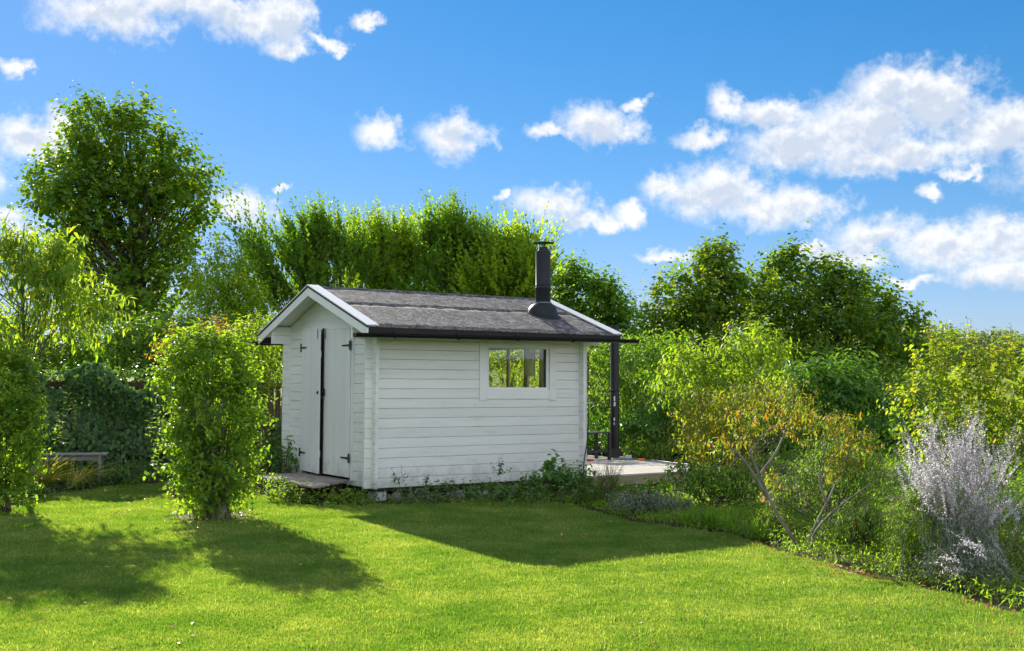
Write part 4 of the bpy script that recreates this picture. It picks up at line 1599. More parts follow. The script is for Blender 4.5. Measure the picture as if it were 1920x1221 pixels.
def tree(name, label, lobes, depth, base_px, mat, leaf, clumps, per, slen=.45, spacing=.07, shape='diamond', up=.35, r_trunk=.14, trunk_top=None, shell=(.25, .95),
         barkm=None, group=None, sag=.05, droop=.1, dirs=None, tint=(0, 1), spread=.75, twr=.004, clr=.35, tips=None, fork=.55):
    L3 = lobes3(lobes, depth)
    base = at(base_px, 800, depth)
    base[2] = terrain(np.array([base[0]]), np.array([base[1]]))[0]
    root = thing(name, label, 'tree', base, 0, group)
    LV, TB, TW = Leaves(), Tubes(), Tubes()
    vol = np.array([w * r[0] * r[2] for c, r, w in L3])
    cnt = np.maximum(2, (clumps * vol / vol.sum()).astype(int))
    cs = []
    for (c, r, w), k in zip(L3, cnt):
        d = rdir(k, 0.1)
        rad = shell[0] + (shell[1] - shell[0]) * rng.random(k) ** 0.55
        C0 = c + d * r * rad[:, None]
        cs.append(C0)
        # shoots radiating from every clump
        n = k * per
        dd_ = rdir(n, .25)
        base_d = np.repeat(d, per, 0)
        dv = np.repeat(np.array([dirs]) if dirs is not None else np.zeros((1, 3)), n, 0)
        D = nrm(dd_ * .8 + base_d * .45 + np.array([0, 0, up]) + dv + rng.normal(size=(n, 3)) * .15)
        size = np.repeat(.6 + .8 * rng.random(k), per)
        P0 = np.repeat(C0, per, 0) + dd_ * (clr * size * rng.random(n))[:, None]
        shoot_leaves(LV, P0, D, slen * size * (.6 + .7 * rng.random(n)), sag, spacing, leaf[0], leaf[1], shape, spread=spread, droop=droop, tint=tint, TB=TW if per < 9 else None, twr=twr)
    if tips:
        tips = list(tips)
        srt = sorted(tips)
        n0 = len(srt)
        for _ in range(46):
            k0 = random.randrange(n0 - 1)
            a, b_ = srt[k0], srt[k0 + 1]
            k = random.random()
            tips.append((a[0] * k + b_[0] * (1 - k) + random.uniform(-16, 16), a[1] * k + b_[1] * (1 - k) + random.uniform(0, 60) ** 1.05, random.uniform(1.4, 2.5), a[3]))
        for tx, ty, ln, dx in tips:
            e = at(tx, ty, depth + rng.normal() * .4)
            D = nrm(np.array([[dx + rng.normal() * .06, rng.normal() * .1, 1.0]]))
            for q_ in range(5):
                D2 = nrm(D + rng.normal(size=(1, 3)) * .07)
                l2 = ln * (1 - .15 * q_)
                shoot_leaves(LV, (e - D[0] * ln)[None] + rng.normal(size=(1, 3)) * .08, D2, np.array([l2]), 0.0, spacing * .42, leaf[0], leaf[1], shape, spread=.6, droop=-.05, tint=tint, TB=TW, twr=.008, s0=0, tipscale=.45)
    cs_all = np.concatenate(cs)
    cs = cs_all[rng.permutation(len(cs_all))[:max(20, len(cs_all) // 3)]]
    top = trunk_top if trunk_top is not None else cs[:, 2].max() * .93
    K = 9
    s = np.linspace(0, 1, K)
    tp_ = np.stack([base[0] + np.sin(s * 5) * .08 + s * (cs[:, 0].mean() - base[0]) * .7, base[1] + np.cos(s * 4) * .06 + s * (cs[:, 1].mean() - base[1]) * .7, base[2] + s * (top - base[2])], 1)
    TB.add(tp_[None], (r_trunk * (1 - s * .88) * (1 + .35 * np.exp(-s * 30)))[None], 10)
    # limbs leave the trunk line at heights below each clump
    hz = cs[:, 2] - base[2]
    hor = np.linalg.norm(cs[:, :2] - base[:2], axis=1)
    z0 = np.clip(hz * fork + hz * .3 * rng.random(len(cs)) - hor * .3, hz * .1, (top - base[2]) * .9)
    sx = np.interp(z0, s * (top - base[2]), tp_[:, 0])
    sy = np.interp(z0, s * (top - base[2]), tp_[:, 1])
    st = np.stack([sx, sy, base[2] + z0], 1)
    mid = st * .5 + cs * .5
    mid[:, 2] -= .15 * hor * .3
    ss = np.linspace(0, 1, 6)
    Pm = st[:, None] * ((1 - ss) ** 2)[None, :, None] + mid[:, None] * (2 * ss * (1 - ss))[None, :, None] + cs[:, None] * (ss ** 2)[None, :, None]
    Pm[:, 1:-1] += rng.normal(size=(len(cs), 4, 3)) * .05
    ln = np.linalg.norm(cs - st, axis=1)
    TB.add(Pm, np.clip(r_trunk * .06 * ln, .010, r_trunk * .3)[:, None] * np.linspace(1, .2, 6)[None], 5)
    for coll in (LV, TB, TW):
        for a in coll.v:
            a -= base
    LV.build('crown', mat, root)
    TB.build('trunk', barkm or BARK, root)
    if TW.v:
        TW.build('twig', TWIG, root, stuff=True)
    return root


# ------------------------------------------------------------------ trees
tree('maple_tree', 'tall dark green round-leaved tree behind the fence, tallest in the garden',
     [(235, 300, 95, 95), (165, 245, 42, 62, 0.9), (250, 235, 42, 55, -0.9), (150, 340, 85, 80, 1.5), (310, 330, 75, 75, -1.2), (345, 400, 62, 75, 1.2), (120, 410, 65, 80, -1.2),
      (235, 420, 120, 110, 0.0), (370, 360, 38, 50, 0.6), (160, 520, 95, 80, 0.9), (290, 530, 100, 90, -0.9), (230, 590, 110, 60, 1.2), (85, 345, 32, 36, 0.0)],
     43, 262, G['maple'], (.25, .20), 500, 12, slen=.68, spacing=.15, shape='diamond', up=.30, r_trunk=.26, clr=.56, tint=(0, .85))
tree('feathery_tree', 'pale yellow-green feathery tree between the tall dark tree and the shed roof',
     [(425, 520, 48, 50), (400, 585, 60, 60, .4), (460, 590, 45, 50, -.3), (480, 640, 50, 40)],
     36, 430, G['lime'], (.17, .075), 130, 14, slen=.52, spacing=.09, up=.2, r_trunk=.11, clr=.46)
hb = [('wide bushy tree with upswept shoots directly above the shed door gable',
       [(550, 512, 90, 55), (600, 478, 46, 34, .5), (510, 560, 80, 60, -.4), (625, 520, 80, 70, .3), (490, 475, 45, 30, .4), (560, 590, 110, 40)],
       39, 570, [(470, 425, 1.0, -.55), (520, 385, 1.1, -.5), (556, 372, 1.1, -.35), (590, 362, 1.1, -.15), (605, 352, 1.2, -.1), (632, 362, 1.2, 0), (448, 440, .8, -.7), (575, 388, 1, -.4), (540, 400, 1, -.5)]),
      ('upright bushy tree behind the middle of the shed roof',
       [(705, 520, 75, 44), (740, 530, 90, 60, .4), (665, 488, 34, 30, -.4), (760, 500, 40, 34, 0), (690, 570, 90, 40)],
       41, 715, [(662, 380, 1.1, -.1), (690, 378, 1, -.2), (700, 365, 1.2, -.1), (722, 382, 1.1, .05), (745, 385, 1.1, 0), (760, 395, 1, .1), (775, 375, 1.0, -.05), (650, 395, .9, -.2)]),
      ('tallest upswept tree behind the shed with shoots pointing straight up',
       [(845, 496, 60, 54), (870, 530, 90, 60, .3), (844, 456, 26, 30, -.3), (905, 498, 44, 36), (820, 560, 80, 40)],
       39.5, 860, [(800, 358, 1.2, -.1), (812, 372, 1.2, 0), (845, 345, 1.4, 0), (852, 350, 1.2, .1), (830, 370, 1.2, -.1), (870, 380, 1.1, .15), (890, 382, 1.1, .1), (905, 395, 1, .15), (920, 410, .9, .1)]),
      ('yellow-green upright tree just left of the chimney',
       [(950, 530, 46, 44), (930, 560, 70, 40, .2), (985, 530, 45, 50, -.2), (975, 492, 22, 24)],
       38, 955, [(945, 420, .9, 0), (962, 410, 1.0, .05), (980, 402, 1.1, 0), (990, 425, .9, .1), (1000, 455, .7, .2), (925, 425, .9, -.1)])]
for i, (lab, lobes, dep, bx, tips) in enumerate(hb):
    tree('hornbeam_tree', lab, lobes, dep, bx, G['hornbeam'] if i in (0, 2) else G['lime'], (.20, .12), 140, 6, slen=1.25, spacing=.105, up=1.0, r_trunk=.14, clr=.5,
         dirs=((-.35, 0, .2) if i == 0 else (0.02, 0, .35)), spread=.30, droop=0, tips=[(a, b, c * 1.35, d) for a, b, c, d in tips], group='bushy trees in a row behind the shed', fork=.3)
tree('round_tree', 'rounded dark green tree right of the chimney behind the black post', [(1090, 555, 62, 50), (1140, 590, 55, 55, .3), (1060, 520, 36, 28), (1165, 640, 45, 50), (1040, 600, 50, 50, -.2), (1110, 640, 60, 50)],
     41, 1105, G['hornbeam'], (.20, .15), 230, 11, slen=.55, spacing=.125, r_trunk=.12, clr=.3)
tree('broad_tree', 'broad rounded green tree right of the shed with a pointed left top',
     [(1340, 530, 62, 62), (1270, 580, 62, 60, -.3), (1390, 560, 55, 65, .4), (1310, 620, 90, 60, .2), (1240, 640, 50, 50), (1345, 485, 30, 22)],
     33, 1320, G['maple'], (.18, .145), 250, 11, slen=.46, spacing=.115, r_trunk=.15, clr=.33, tint=(.05, .95))
tree('broad_tree', 'widest dark green tree right of centre, its crown sloping down to the right',
     [(1500, 545, 85, 68), (1600, 570, 78, 62, .4), (1450, 600, 70, 70, -.4), (1680, 620, 62, 58, 0), (1560, 640, 120, 70, -.6), (1660, 690, 85, 55, .2), (1480, 505, 40, 30), (1575, 525, 40, 26), (1725, 650, 25, 30)],
     34.5, 1565, G['maple'], (.18, .145), 390, 11, slen=.48, spacing=.115, r_trunk=.2, clr=.34, tint=(0, .85))

# the peach-like tree, long drooping leaves
tree('peach_tree', 'young tree with long drooping yellow-green leaves behind the left hedge',
     [(70, 540, 66, 52), (30, 490, 46, 42, .3), (120, 500, 45, 38, -.3), (155, 575, 38, 36, 0), (90, 610, 80, 40, .2, .5), (20, 600, 50, 50, 0, .4), (185, 592, 18, 20, -.2), (60, 455, 26, 22), (-40, 500, 60, 80, 0, .6), (-120, 440, 60, 70, 0, .4), (120, 470, 36, 30)],
     15.9, 30, G['peach'], (.17, .038), 130, 6, slen=.36, spacing=.05, shape='lance', up=.35, r_trunk=.045, clr=.18, droop=.55, spread=.6, sag=.3, barkm=TWIG, shell=(.2, 1.0))

# ------------------------------------------------------------------ shrubs, left
shrub('clipped_shrub', 'rounded clipped green hedge shrub cut off by the left edge of the photo', 'shrub',
      [(0, 740, 62, 80), (-5, 860, 64, 90, 0), (-70, 780, 80, 110, .2), (30, 695, 30, 30, 0), (42, 800, 28, 60, -.1), (10, 925, 44, 30, -.1)],
      13.7, (0, 955), 1500, G['column'], (.074, .046), slen=.26, spacing=.034, up=.55, shell=(.45, .9), stems=50, tips=[(45, 650, .3), (20, 655, .3), (112, 770, .4), (120, 730, .3)])
shrub('column_shrub', 'column-shaped bright green shrub standing alone on the lawn before the shed doors', 'shrub',
      [(388, 695, 68, 55), (398, 790, 74, 90, 0), (410, 880, 66, 75, 0), (360, 660, 40, 30, .1), (430, 670, 36, 30, 0), (330, 720, 24, 36), (460, 760, 20, 60, 0), (350, 850, 34, 60, -.05), (375, 930, 46, 34, -.05), (435, 925, 36, 26, -.05, .35)],
      13.3, (405, 968), 1350, G['column'], (.078, .048), slen=.28, spacing=.034, up=.5, shell=(.5, .92), stems=170, stem_r=.011, barkm=GREYBARK,
      tips=[(360, 592, .45), (372, 600, .4), (350, 612, .4), (385, 615, .35), (470, 625, .35), (325, 640, .35), (300, 690, .3), (430, 620, .3), (292, 760, .3), (296, 825, .3)])
shrub('red_tipped_shrub', 'small shrub with red young leaves peeping over behind the column shrub', 'shrub',
      [(325, 650, 28, 22), (405, 620, 26, 14, .3), (300, 670, 16, 16)], 15.5, (335, 915), 110, G['rust'], (.06, .028), slen=.22, tint=(.4, .95), stems=14)
shrub('leafy_shrub', 'bright green leafy shrub between the column shrub and the shed gable', 'shrub',
      [(500, 640, 42, 34), (470, 690, 40, 40, .2), (510, 720, 26, 40), (450, 640, 28, 24, .2)], 19.3, (490, 900), 420, G['lime'], (.085, .045), slen=.34, spacing=.045, up=.6)
shrub('dark_shrub', 'dark green leafy shrub at the foot of the shed wall left of the doors', 'shrub',
      [(515, 850, 24, 34), (495, 875, 30, 24, -.1), (535, 870, 12, 24, -.3)], 17.6, (510, 895), 130, G['laurel'], (.12, .06), slen=.2, spacing=.05, up=.6)
shrub('creeper_sprig', 'thin leafy creeper climbing the white gable wall beside the platform', 'creeper', [(540, 850, 7, 30), (532, 878, 12, 12)], 16.95, (538, 895), 26, G['laurel'], (.07, .045), slen=.16, spacing=.04, stems=6)


def strap_clump(name, label, cat, px, py, n, L_, spread, mat, width=.018, tilt=1.0, group=None, lean=(0, 0), tint=(0, 1)):
    b = gp(px, py)
    root = thing(name, label, cat, (b[0], b[1], 0), 0, group)
    an = rng.random(n) * 6.28
    hd = np.stack([np.cos(an) + lean[0], np.sin(an) + lean[1], np.zeros(n)], 1)
    ln = L_ * (.55 + .6 * rng.random(n))
    out = spread * (.3 + .9 * rng.random(n))
    K = 7
    s = np.linspace(0, 1, K)
    P = np.zeros((n, K, 3))
    P += (rng.normal(size=(n, 1, 3)) * np.array([.05, .05, 0]))
    P += hd[:, None] * (ln * out)[:, None, None] * (s ** 1.4)[None, :, None]
    P[..., 2] += ln[:, None] * (s[None] - (out * tilt * .62)[:, None] * s[None] ** 2.2)
    P[..., 2] = np.maximum(P[..., 2], .012)
    side = nrm(np.cross(hd, np.array([0, 0, 1.0])))
    wv_ = width * (.6 + .6 * rng.random(n))[:, None] * np.array([.7, 1, 1, .9, .7, .4, .05])[None]
    A = P + side[:, None] * wv_[..., None] * .5
    Bm = P - side[:, None] * wv_[..., None] * .5
    A[..., 2] += .15 * wv_
    v = np.stack([A, Bm], 2).reshape(-1, 3)
    idx = np.arange(n * K * 2).reshape(n, K, 2)
    q = np.stack([idx[:, :-1, 0], idx[:, 1:, 0], idx[:, 1:, 1], idx[:, :-1, 1]], -1).reshape(-1, 4)
    ti = np.repeat(tint[0] + (tint[1] - tint[0]) * rng.random(n), K - 1)
    me = np_mesh('leaves', v, q, mat, ti)
    o = link('leaves', me, root)
    o['kind'] = 'stuff'
    return root


strap_clump('daylily', 'sprawling clump of long yellowing strap leaves at the foot of the left hedge', 'plant', 75, 922, 150, .75, 1.0, G['strap'], .022, 1.1, lean=(.5, -.2))
strap_clump('daylily', 'small clump of dry strap leaves flopping onto the lawn beside the left hedge', 'plant', 140, 915, 50, .7, 1.1, G['strap'], .018, 1.3, lean=(.9, 0), tint=(.3, 1))
shrub('low_fern', 'low green ferny plant at the foot of the ivy fence', 'plant', [(200, 895, 50, 16), (140, 900, 40, 14, .2), (262, 890, 40, 16)], 17.6, (200, 905), 170, G['laurel'], (.10, .03), shape='lance', slen=.25, up=.5)

for lab_, lob_, dep_, bx_, mat_ in [('dark dense shrub under the tall tree behind the ivy fence', [(200, 668, 90, 44), (120, 680, 60, 40, .3), (270, 650, 50, 40, .2)], 22.5, (200, 860), 'hornbeam'),
                          ('mid green shrub under the feathery tree behind the fence', [(340, 650, 60, 50), (400, 680, 60, 50, .3), (300, 690, 40, 40)], 23.5, (360, 860), 'hornbeam'),
                          ('dark green shrub at the left edge behind the peach-like tree', [(20, 650, 70, 60), (-70, 640, 70, 80)], 22.0, (0, 860), 'hornbeam')]:
    shrub('background_shrub', lab_, 'shrub', lob_, dep_, bx_, 520, G[mat_], (.14, .09), slen=.45, spacing=.07, up=.4, shell=(.2, .95))

# weathered bench by the ivy
bq = gp(140, 905)
bn = thing('garden_bench', 'old grey slatted wooden bench half hidden by plants before the ivy fence', 'bench', (bq[0] + .05, bq[1] - .35, 0), R(12))
for k in range(4):
    MB().box(-.62, .55, -.17 + k * .095, -.17 + k * .095 + .08, .46, .482, .003).build('slat', GREYWOOD, bn)
for x_ in (-.55, .44):
    for y_ in (-.14, .14):
        MB().box(x_, x_ + .045, y_ - .02, y_ + .025, 0, .459).build('leg', GREYWOOD, bn)
MB().box(-.504, .439, -.135, -.11, .38, .44).build('rail', GREYWOOD, bn)

# ------------------------------------------------------------------ shrubs, right and behind the deck
RS = [
    dict(name='elder_shrub', label='tall yellow-green shrub right behind the black pipe post', lobes=[(1180, 690, 70, 50), (1140, 760, 50, 60, .3), (1230, 740, 60, 60, -.2), (1250, 670, 50, 40, .2), (1125, 690, 30, 50)],
         depth=25, base=(1180, 850), n=480, mat='herb', leaf=(.17, .05), shape='lance', slen=.5, spacing=.055, up=.45),
    dict(name='elder_shrub', label='bright yellow-green shrub below the broad tree, right of the deck', lobes=[(1410, 650, 60, 45), (1340, 690, 65, 50, .3), (1440, 700, 55, 50, -.3), (1290, 720, 55, 60, .1), (1360, 760, 80, 50)],
         depth=22, base=(1370, 850), n=560, mat='lime', leaf=(.15, .048), shape='lance', slen=.45, spacing=.05, up=.6),
    dict(name='laurel_shrub', label='dark glossy laurel behind the far edge of the deck', lobes=[(1220, 805, 60, 34), (1165, 825, 40, 26, .2), (1265, 780, 34, 34)], depth=23.2, base=(1215, 856), n=330, mat='laurel', leaf=(.15, .06), slen=.3,
         spacing=.055, up=.4),
    dict(name='low_shrub', label='low pale green leafy plant at the back edge of the deck', lobes=[(1195, 846, 34, 13), (1230, 850, 26, 11)], depth=22.4, base=(1210, 862), n=110, mat='herb', leaf=(.10, .04), slen=.2, spacing=.045, up=.5),
    dict(name='laurel_shrub', label='mid green laurel-like shrub behind the orange-tinged bushes', lobes=[(1560, 750, 70, 55), (1600, 720, 45, 40, .2), (1520, 720, 40, 36, -.2), (1620, 790, 55, 50)], depth=16.5, base=(1570, 930), n=430,
         mat='laurel', leaf=(.14, .055), slen=.34, spacing=.045, up=.7, droop=.3),
    dict(name='azalea_bush', label='wide bush with yellow and orange tinted leaves right of the deck', lobes=[(1330, 790, 60, 42), (1400, 775, 70, 42, .2), (1300, 830, 48, 42, -.1), (1480, 770, 50, 40, .3), (1350, 850, 60, 40, .2)],
         depth=15.2, base=(1345, 935), n=720, mat='azalea', leaf=(.080, .024), shape='lance', slen=.28, spacing=.03, up=.6, droop=.3, tint_tip=.05, tint=(0, .80), stems=40),
    dict(name='hazel_shrub', label='large yellow-green round-leaved bush at the right edge with twigs against the sky', lobes=[(1800, 700, 85, 62), (1870, 740, 80, 70, .2), (1740, 770, 60, 60, -.2), (1850, 830, 110, 60, .3), (1760, 840, 70, 50), (1960, 760, 80, 100, .3)],
         depth=13.6, base=(1820, 1000), n=760, mat='hazel', leaf=(.078, .056), slen=.30, spacing=.034, up=.6, shell=(.3, 1.0),
         tips=[(1812, 592, .55), (1800, 605, .5), (1830, 615, .4), (1850, 640, .35), (1790, 640, .35), (1888, 612, .3), (1910, 625, .3), (1742, 622, .35), (1755, 612, .3), (1895, 605, .4), (1720, 655, .3)]),
    dict(name='box_bush', label='small upright bright green box bush in front of the silver sage', lobes=[(1712, 985, 46, 50), (1700, 1035, 40, 40, -.05), (1730, 940, 26, 22)], depth=9.6, base=(1708, 1085), n=520, mat='column', leaf=(.026, .013), slen=.13,
         spacing=.012, up=.7, stem_r=.005, twr=.0018, stems=40),
    dict(name='leafy_plant', label='big-leaved dark green plant against the shed wall below the window', lobes=[(1040, 885, 20, 22), (1030, 910, 28, 18, -.1), (1055, 905, 20, 16)], depth=15.6, base=(1040, 935), n=44, mat='laurel', leaf=(.15, .085), slen=.18,
         spacing=.05, up=.8, stems=10),
    dict(name='leafy_plant', label='spreading dark green plant by the right end of the shed wall', lobes=[(1085, 905, 28, 20), (1105, 925, 26, 18, -.2), (1075, 925, 20, 14)], depth=15.3, base=(1090, 940), n=70, mat='laurel', leaf=(.12, .045), slen=.22,
         spacing=.045, up=.7, stems=10),
    dict(name='feathery_plant', label='upright feathery green plant in front of the deck corner', lobes=[(1140, 920, 18, 30), (1125, 940, 20, 18, 0)], depth=14.9, base=(1135, 958), n=120, mat='herb', leaf=(.045, .006), slen=.28, spacing=.014, up=1.2, shape='lance', stems=16),
    dict(name='silver_plant', label='low mound of silvery grey-green foliage along the lawn edge below the deck', lobes=[(1180, 948, 44, 20), (1250, 955, 48, 20), (1215, 950, 40, 16)], depth=14.0, base=(1215, 980), n=330, mat='silver', leaf=(.06, .012), slen=.14,
         spacing=.018, up=.7, shape='lance', stems=20),
    dict(name='hosta', label='low round-leaved light green plant under the front edge of the deck', lobes=[(1165, 920, 18, 12), (1195, 925, 26, 12), (1235, 918, 26, 14)], depth=15.3, base=(1190, 935), n=75, mat='herb', leaf=(.09, .055), slen=.12, spacing=.04, up=.6, stems=6),
    dict(name='green_border_plant', label='tall leafy green plants filling the border right of the deck', lobes=[(1290, 900, 36, 30), (1345, 915, 40, 30, -.1), (1400, 920, 36, 34)], depth=14.6, base=(1330, 955), n=300, mat='herb', leaf=(.09, .028), slen=.26, spacing=.035, up=.8, shape='lance'),
    dict(name='green_border_plant', label='dense light green perennials behind the leaning bare-stemmed shrub', lobes=[(1560, 900, 50, 60), (1620, 920, 45, 50, .1), (1500, 930, 40, 40, .2), (1590, 860, 40, 36, .3)], depth=12.6, base=(1560, 1000), n=520, mat='herb', leaf=(.06, .016),
         slen=.26, spacing=.025, up=1.0, shape='lance'),
    dict(name='green_border_plant', label='bushy light green perennials to the left of the box bush', lobes=[(1600, 990, 46, 34), (1650, 1010, 34, 36), (1560, 1010, 30, 26)], depth=11.1, base=(1610, 1055), n=330, mat='herb', leaf=(.045, .012), slen=.2, spacing=.02, up=.9, shape='lance'),
    dict(name='green_border_plant', label='yellow-green foliage mound low at the foot of the leaning shrub', lobes=[(1450, 985, 34, 24), (1500, 1010, 36, 22), (1545, 1030, 30, 18)], depth=11.9, base=(1490, 1030), n=260, mat='lime', leaf=(.045, .014), slen=.15, spacing=.02, up=.6),
    dict(name='grey_leaved_plant', label='low grey-green leafy plant at the bottom right of the border', lobes=[(1800, 1090, 40, 26), (1850, 1080, 40, 30), (1760, 1070, 30, 20)], depth=9.0, base=(1810, 1120), n=150, mat='silver', leaf=(.05, .018), slen=.14, spacing=.025, up=.6, stems=16),
    dict(name='dark_bush', label='dark green bush in the bottom right corner behind the sage', lobes=[(1880, 990, 70, 60), (1930, 1060, 60, 60), (1830, 960, 50, 50, .4)], depth=10.2, base=(1880, 1110), n=420, mat='laurel', leaf=(.05, .018), slen=.2, spacing=.03, up=.7),
]
RS += [
    dict(name='sunlit_shrub', label='bright green shrub behind the shed, seen through its window', lobes=[(930, 700, 70, 55), (1010, 695, 70, 55, .3), (1080, 710, 50, 50, .2), (860, 710, 60, 50, .3)], depth=24.5, base=(970, 850), n=620, mat='lime', leaf=(.12, .06), slen=.35, spacing=.06, up=.4, shell=(.1, .95)),
    dict(name='leafy_shrub', label='yellow-green leafy growth between the stems of the tall sage', lobes=[(1760, 960, 50, 40), (1830, 980, 60, 40, .2), (1800, 1040, 60, 40, .1), (1880, 1060, 50, 40)], depth=9.9, base=(1800, 1090), n=420, mat='hazel', leaf=(.05, .016), shape='lance', slen=.22, spacing=.028, up=.9),
    dict(name='background_shrub', label='dark green hedge shrub behind the elder, just right of the black post', lobes=[(1120, 720, 60, 60), (1200, 720, 70, 60, .4), (1160, 790, 80, 40)], depth=28, base=(1160, 850), n=520, mat='hornbeam', leaf=(.15, .08), slen=.5, spacing=.08, up=.4, shell=(.2, .95)),
    dict(name='background_shrub', label='dark green shrub mass under the widest tree right of centre', lobes=[(1420, 740, 90, 60), (1540, 745, 90, 60, .4), (1650, 755, 90, 60), (1740, 770, 60, 50), (1300, 740, 70, 60)], depth=28, base=(1500, 850), n=900, mat='hornbeam', leaf=(.15, .09), slen=.5, spacing=.08, up=.4, shell=(.2, .95)),
]
for d in RS:
    kw = {k: v for k, v in d.items() if k not in ('name', 'label', 'lobes', 'depth', 'base', 'n', 'mat', 'leaf')}
    shrub(d['name'], d['label'], 'plant' if 'plant' in d['name'] or d['name'] == 'hosta' else 'shrub', d['lobes'], d['depth'], d['base'], d['n'], G[d['mat']], d['leaf'], **kw)

# leaning shrub with bare grey stems
b0 = gp(1500, 1028)
ls = thing('leaning_shrub', 'leaning shrub with bare forked grey stems and orange tinged leaf tufts', 'shrub', (b0[0], b0[1], 0))
LVs, TBs, TWs = Leaves(), Tubes(), Tubes()


def path(pts, depths, r0, r1):
    P = np.array([at(x, y, dd_) for (x, y), dd_ in zip(pts, depths)])
    K = 10
    s = np.linspace(0, len(pts) - 1, K)
    Q = np.stack([np.interp(s, np.arange(len(pts)), P[:, i]) for i in range(3)], 1)
    Q[1:-1] = (Q[:-2] + 2 * Q[1:-1] + Q[2:]) / 4
    TBs.add((Q - b0)[None], np.linspace(r0, r1, K)[None], 7)
    return Q


dp0 = b0[1]
path([(1500, 1030), (1470, 985), (1440, 935), (1425, 890), (1405, 850), (1398, 800)], [dp0, dp0 - .02, dp0, dp0, dp0 + .1, dp0 + .15], .021, .008)
path([(1440, 935), (1410, 885), (1385, 850), (1370, 840)], [dp0, dp0 - .1, dp0 - .2, dp0 - .2], .02, .010)
path([(1425, 890), (1455, 850), (1470, 815), (1480, 790)], [dp0, dp0 + .1, dp0 + .2, dp0 + .2], .016, .007)
path([(1405, 850), (1430, 815), (1450, 800), (1500, 815)], [dp0, dp0, dp0 + .1, dp0 + .2], .012, .005)
path([(1510, 1032), (1530, 980), (1550, 945), (1570, 900), (1590, 850), (1600, 820)], [dp0, dp0 - .05, dp0, dp0, dp0 + .1, dp0 + .1], .016, .005)
path([(1516, 1010), (1560, 960), (1600, 930), (1650, 895)], [dp0, dp0 - .1, dp0 - .15, dp0 - .1], .017, .005)
path([(1550, 945), (1535, 900), (1540, 860), (1555, 820)], [dp0, dp0, dp0 + .1, dp0 + .1], .014, .005)
path([(1520, 1040), (1525, 1000), (1560, 960)], [dp0 - .1, dp0 - .15, dp0 - .2], .018, .010)
for (cx, cy, rx, ry, k) in [(1400, 800, 40, 26, 26), (1370, 835, 34, 24, 16), (1480, 785, 34, 24, 22), (1510, 815, 26, 18, 12), (1560, 810, 44, 34, 40), (1600, 830, 34, 40, 34), (1620, 880, 24, 34, 20), (1545, 870, 24, 24, 12), (1440, 905, 16, 16, 8), (1455, 935, 14, 14, 6), (1560, 900, 18, 18, 8)]:
    c = at(cx, cy, dp0 + .1)
    r = np.array([rx, rx, ry]) * dp0 / FOC
    d = rdir(k, 0.1)
    P0 = c + d * r * (rng.random(k) ** .5)[:, None]
    shoot_leaves(LVs, P0 - b0, nrm(d * .5 + np.array([0, 0, .5]) + rng.normal(size=(k, 3)) * .4), .14 + .10 * rng.random(k), .2, .016, .062, .018, 'lance', droop=.5, TB=TWs, twr=.003, tint=(0, .88), tint_tip=.08)
LVs.build('foliage', G['rust'], ls)
TBs.build('branch', GREYBARK, ls, stuff=True)
TWs.build('twig', TWIG, ls, stuff=True)


# Russian sage: silvery stems with lavender flower spikes
def sage(label, base_px, tips, depth, nb, Lf=.30):
    b = gp(*base_px)
    root = thing('russian_sage', label, 'plant', (b[0], b[1], 0))
    LV, TB = Leaves(), Tubes()
    T_ = []
    for (tx, ty, rx, ry, k) in tips:
        for _ in range(k):
            T_.append(at(tx + rng.normal() * rx * .55, ty + rng.normal() * ry * .55, depth + rng.normal() * .25))
    T_ = np.array(T_)
    n = len(T_)
    B = np.tile(b, (n, 1)) + rng.normal(size=(n, 3)) * np.array([.26, .16, 0])
    M = B * .55 + T_ * .45
    M[:, 2] = B[:, 2] + (T_[:, 2] - B[:, 2]) * .62
    K = 9
    s = np.linspace(0, 1, K)
    P = B[:, None] * ((1 - s) ** 2)[None, :, None] + M[:, None] * (2 * s * (1 - s))[None, :, None] + T_[:, None] * (s ** 2)[None, :, None]
    P[:, 1:-1] += rng.normal(size=(n, K - 2, 3)) * .018 + rng.normal(size=(n, 1, 3)) * .05 * np.sin(s[1:-1] * 3.14)[None, :, None]
    TB.add(P - b, np.broadcast_to(np.linspace(.0034, .0015, K), (n, K)), 4)
    # spikes: side florets along the last part, plus side branches
    P0 = P[:, 5]
    D = nrm(T_ - P0)
    SLn = np.linalg.norm(T_ - P0, axis=1)
    shoot_leaves(LV, P0 - b, D, SLn, 0, .0075, .021, .014, 'diamond', spread=.8, droop=0, s0=0, tipscale=.5, jit=.6)
    for j in range(3):
        s_ = rng.random(n) * .6
        Pb = P0 + (T_ - P0) * s_[:, None]
        Db = nrm(D + rng.normal(size=(n, 3)) * .5 + np.array([0, 0, .35]))
        lb_ = .10 + .12 * rng.random(n)
        shoot_leaves(LV, Pb - b, Db, lb_, 0, .0095, .017, .012, 'diamond', spread=.8, droop=0, s0=.05, TB=TB, twr=.0016, tipscale=.5, jit=.6)
    # narrow grey leaves lower on the stems
    LG = Leaves()
    P1 = P[:, 1]
    D1 = nrm(P[:, 5] - P1)
    shoot_leaves(LG, P1 - b, D1, np.linalg.norm(P[:, 5] - P1, axis=1), 0, .03, .045, .009, 'lance', spread=.7, droop=.0)
    LV.build('flowers', G['sage'], root)
    LG.build('leaves', G['silver'], root)
    TB.build('stem', SILVSTEM, root, stuff=True)
    return root


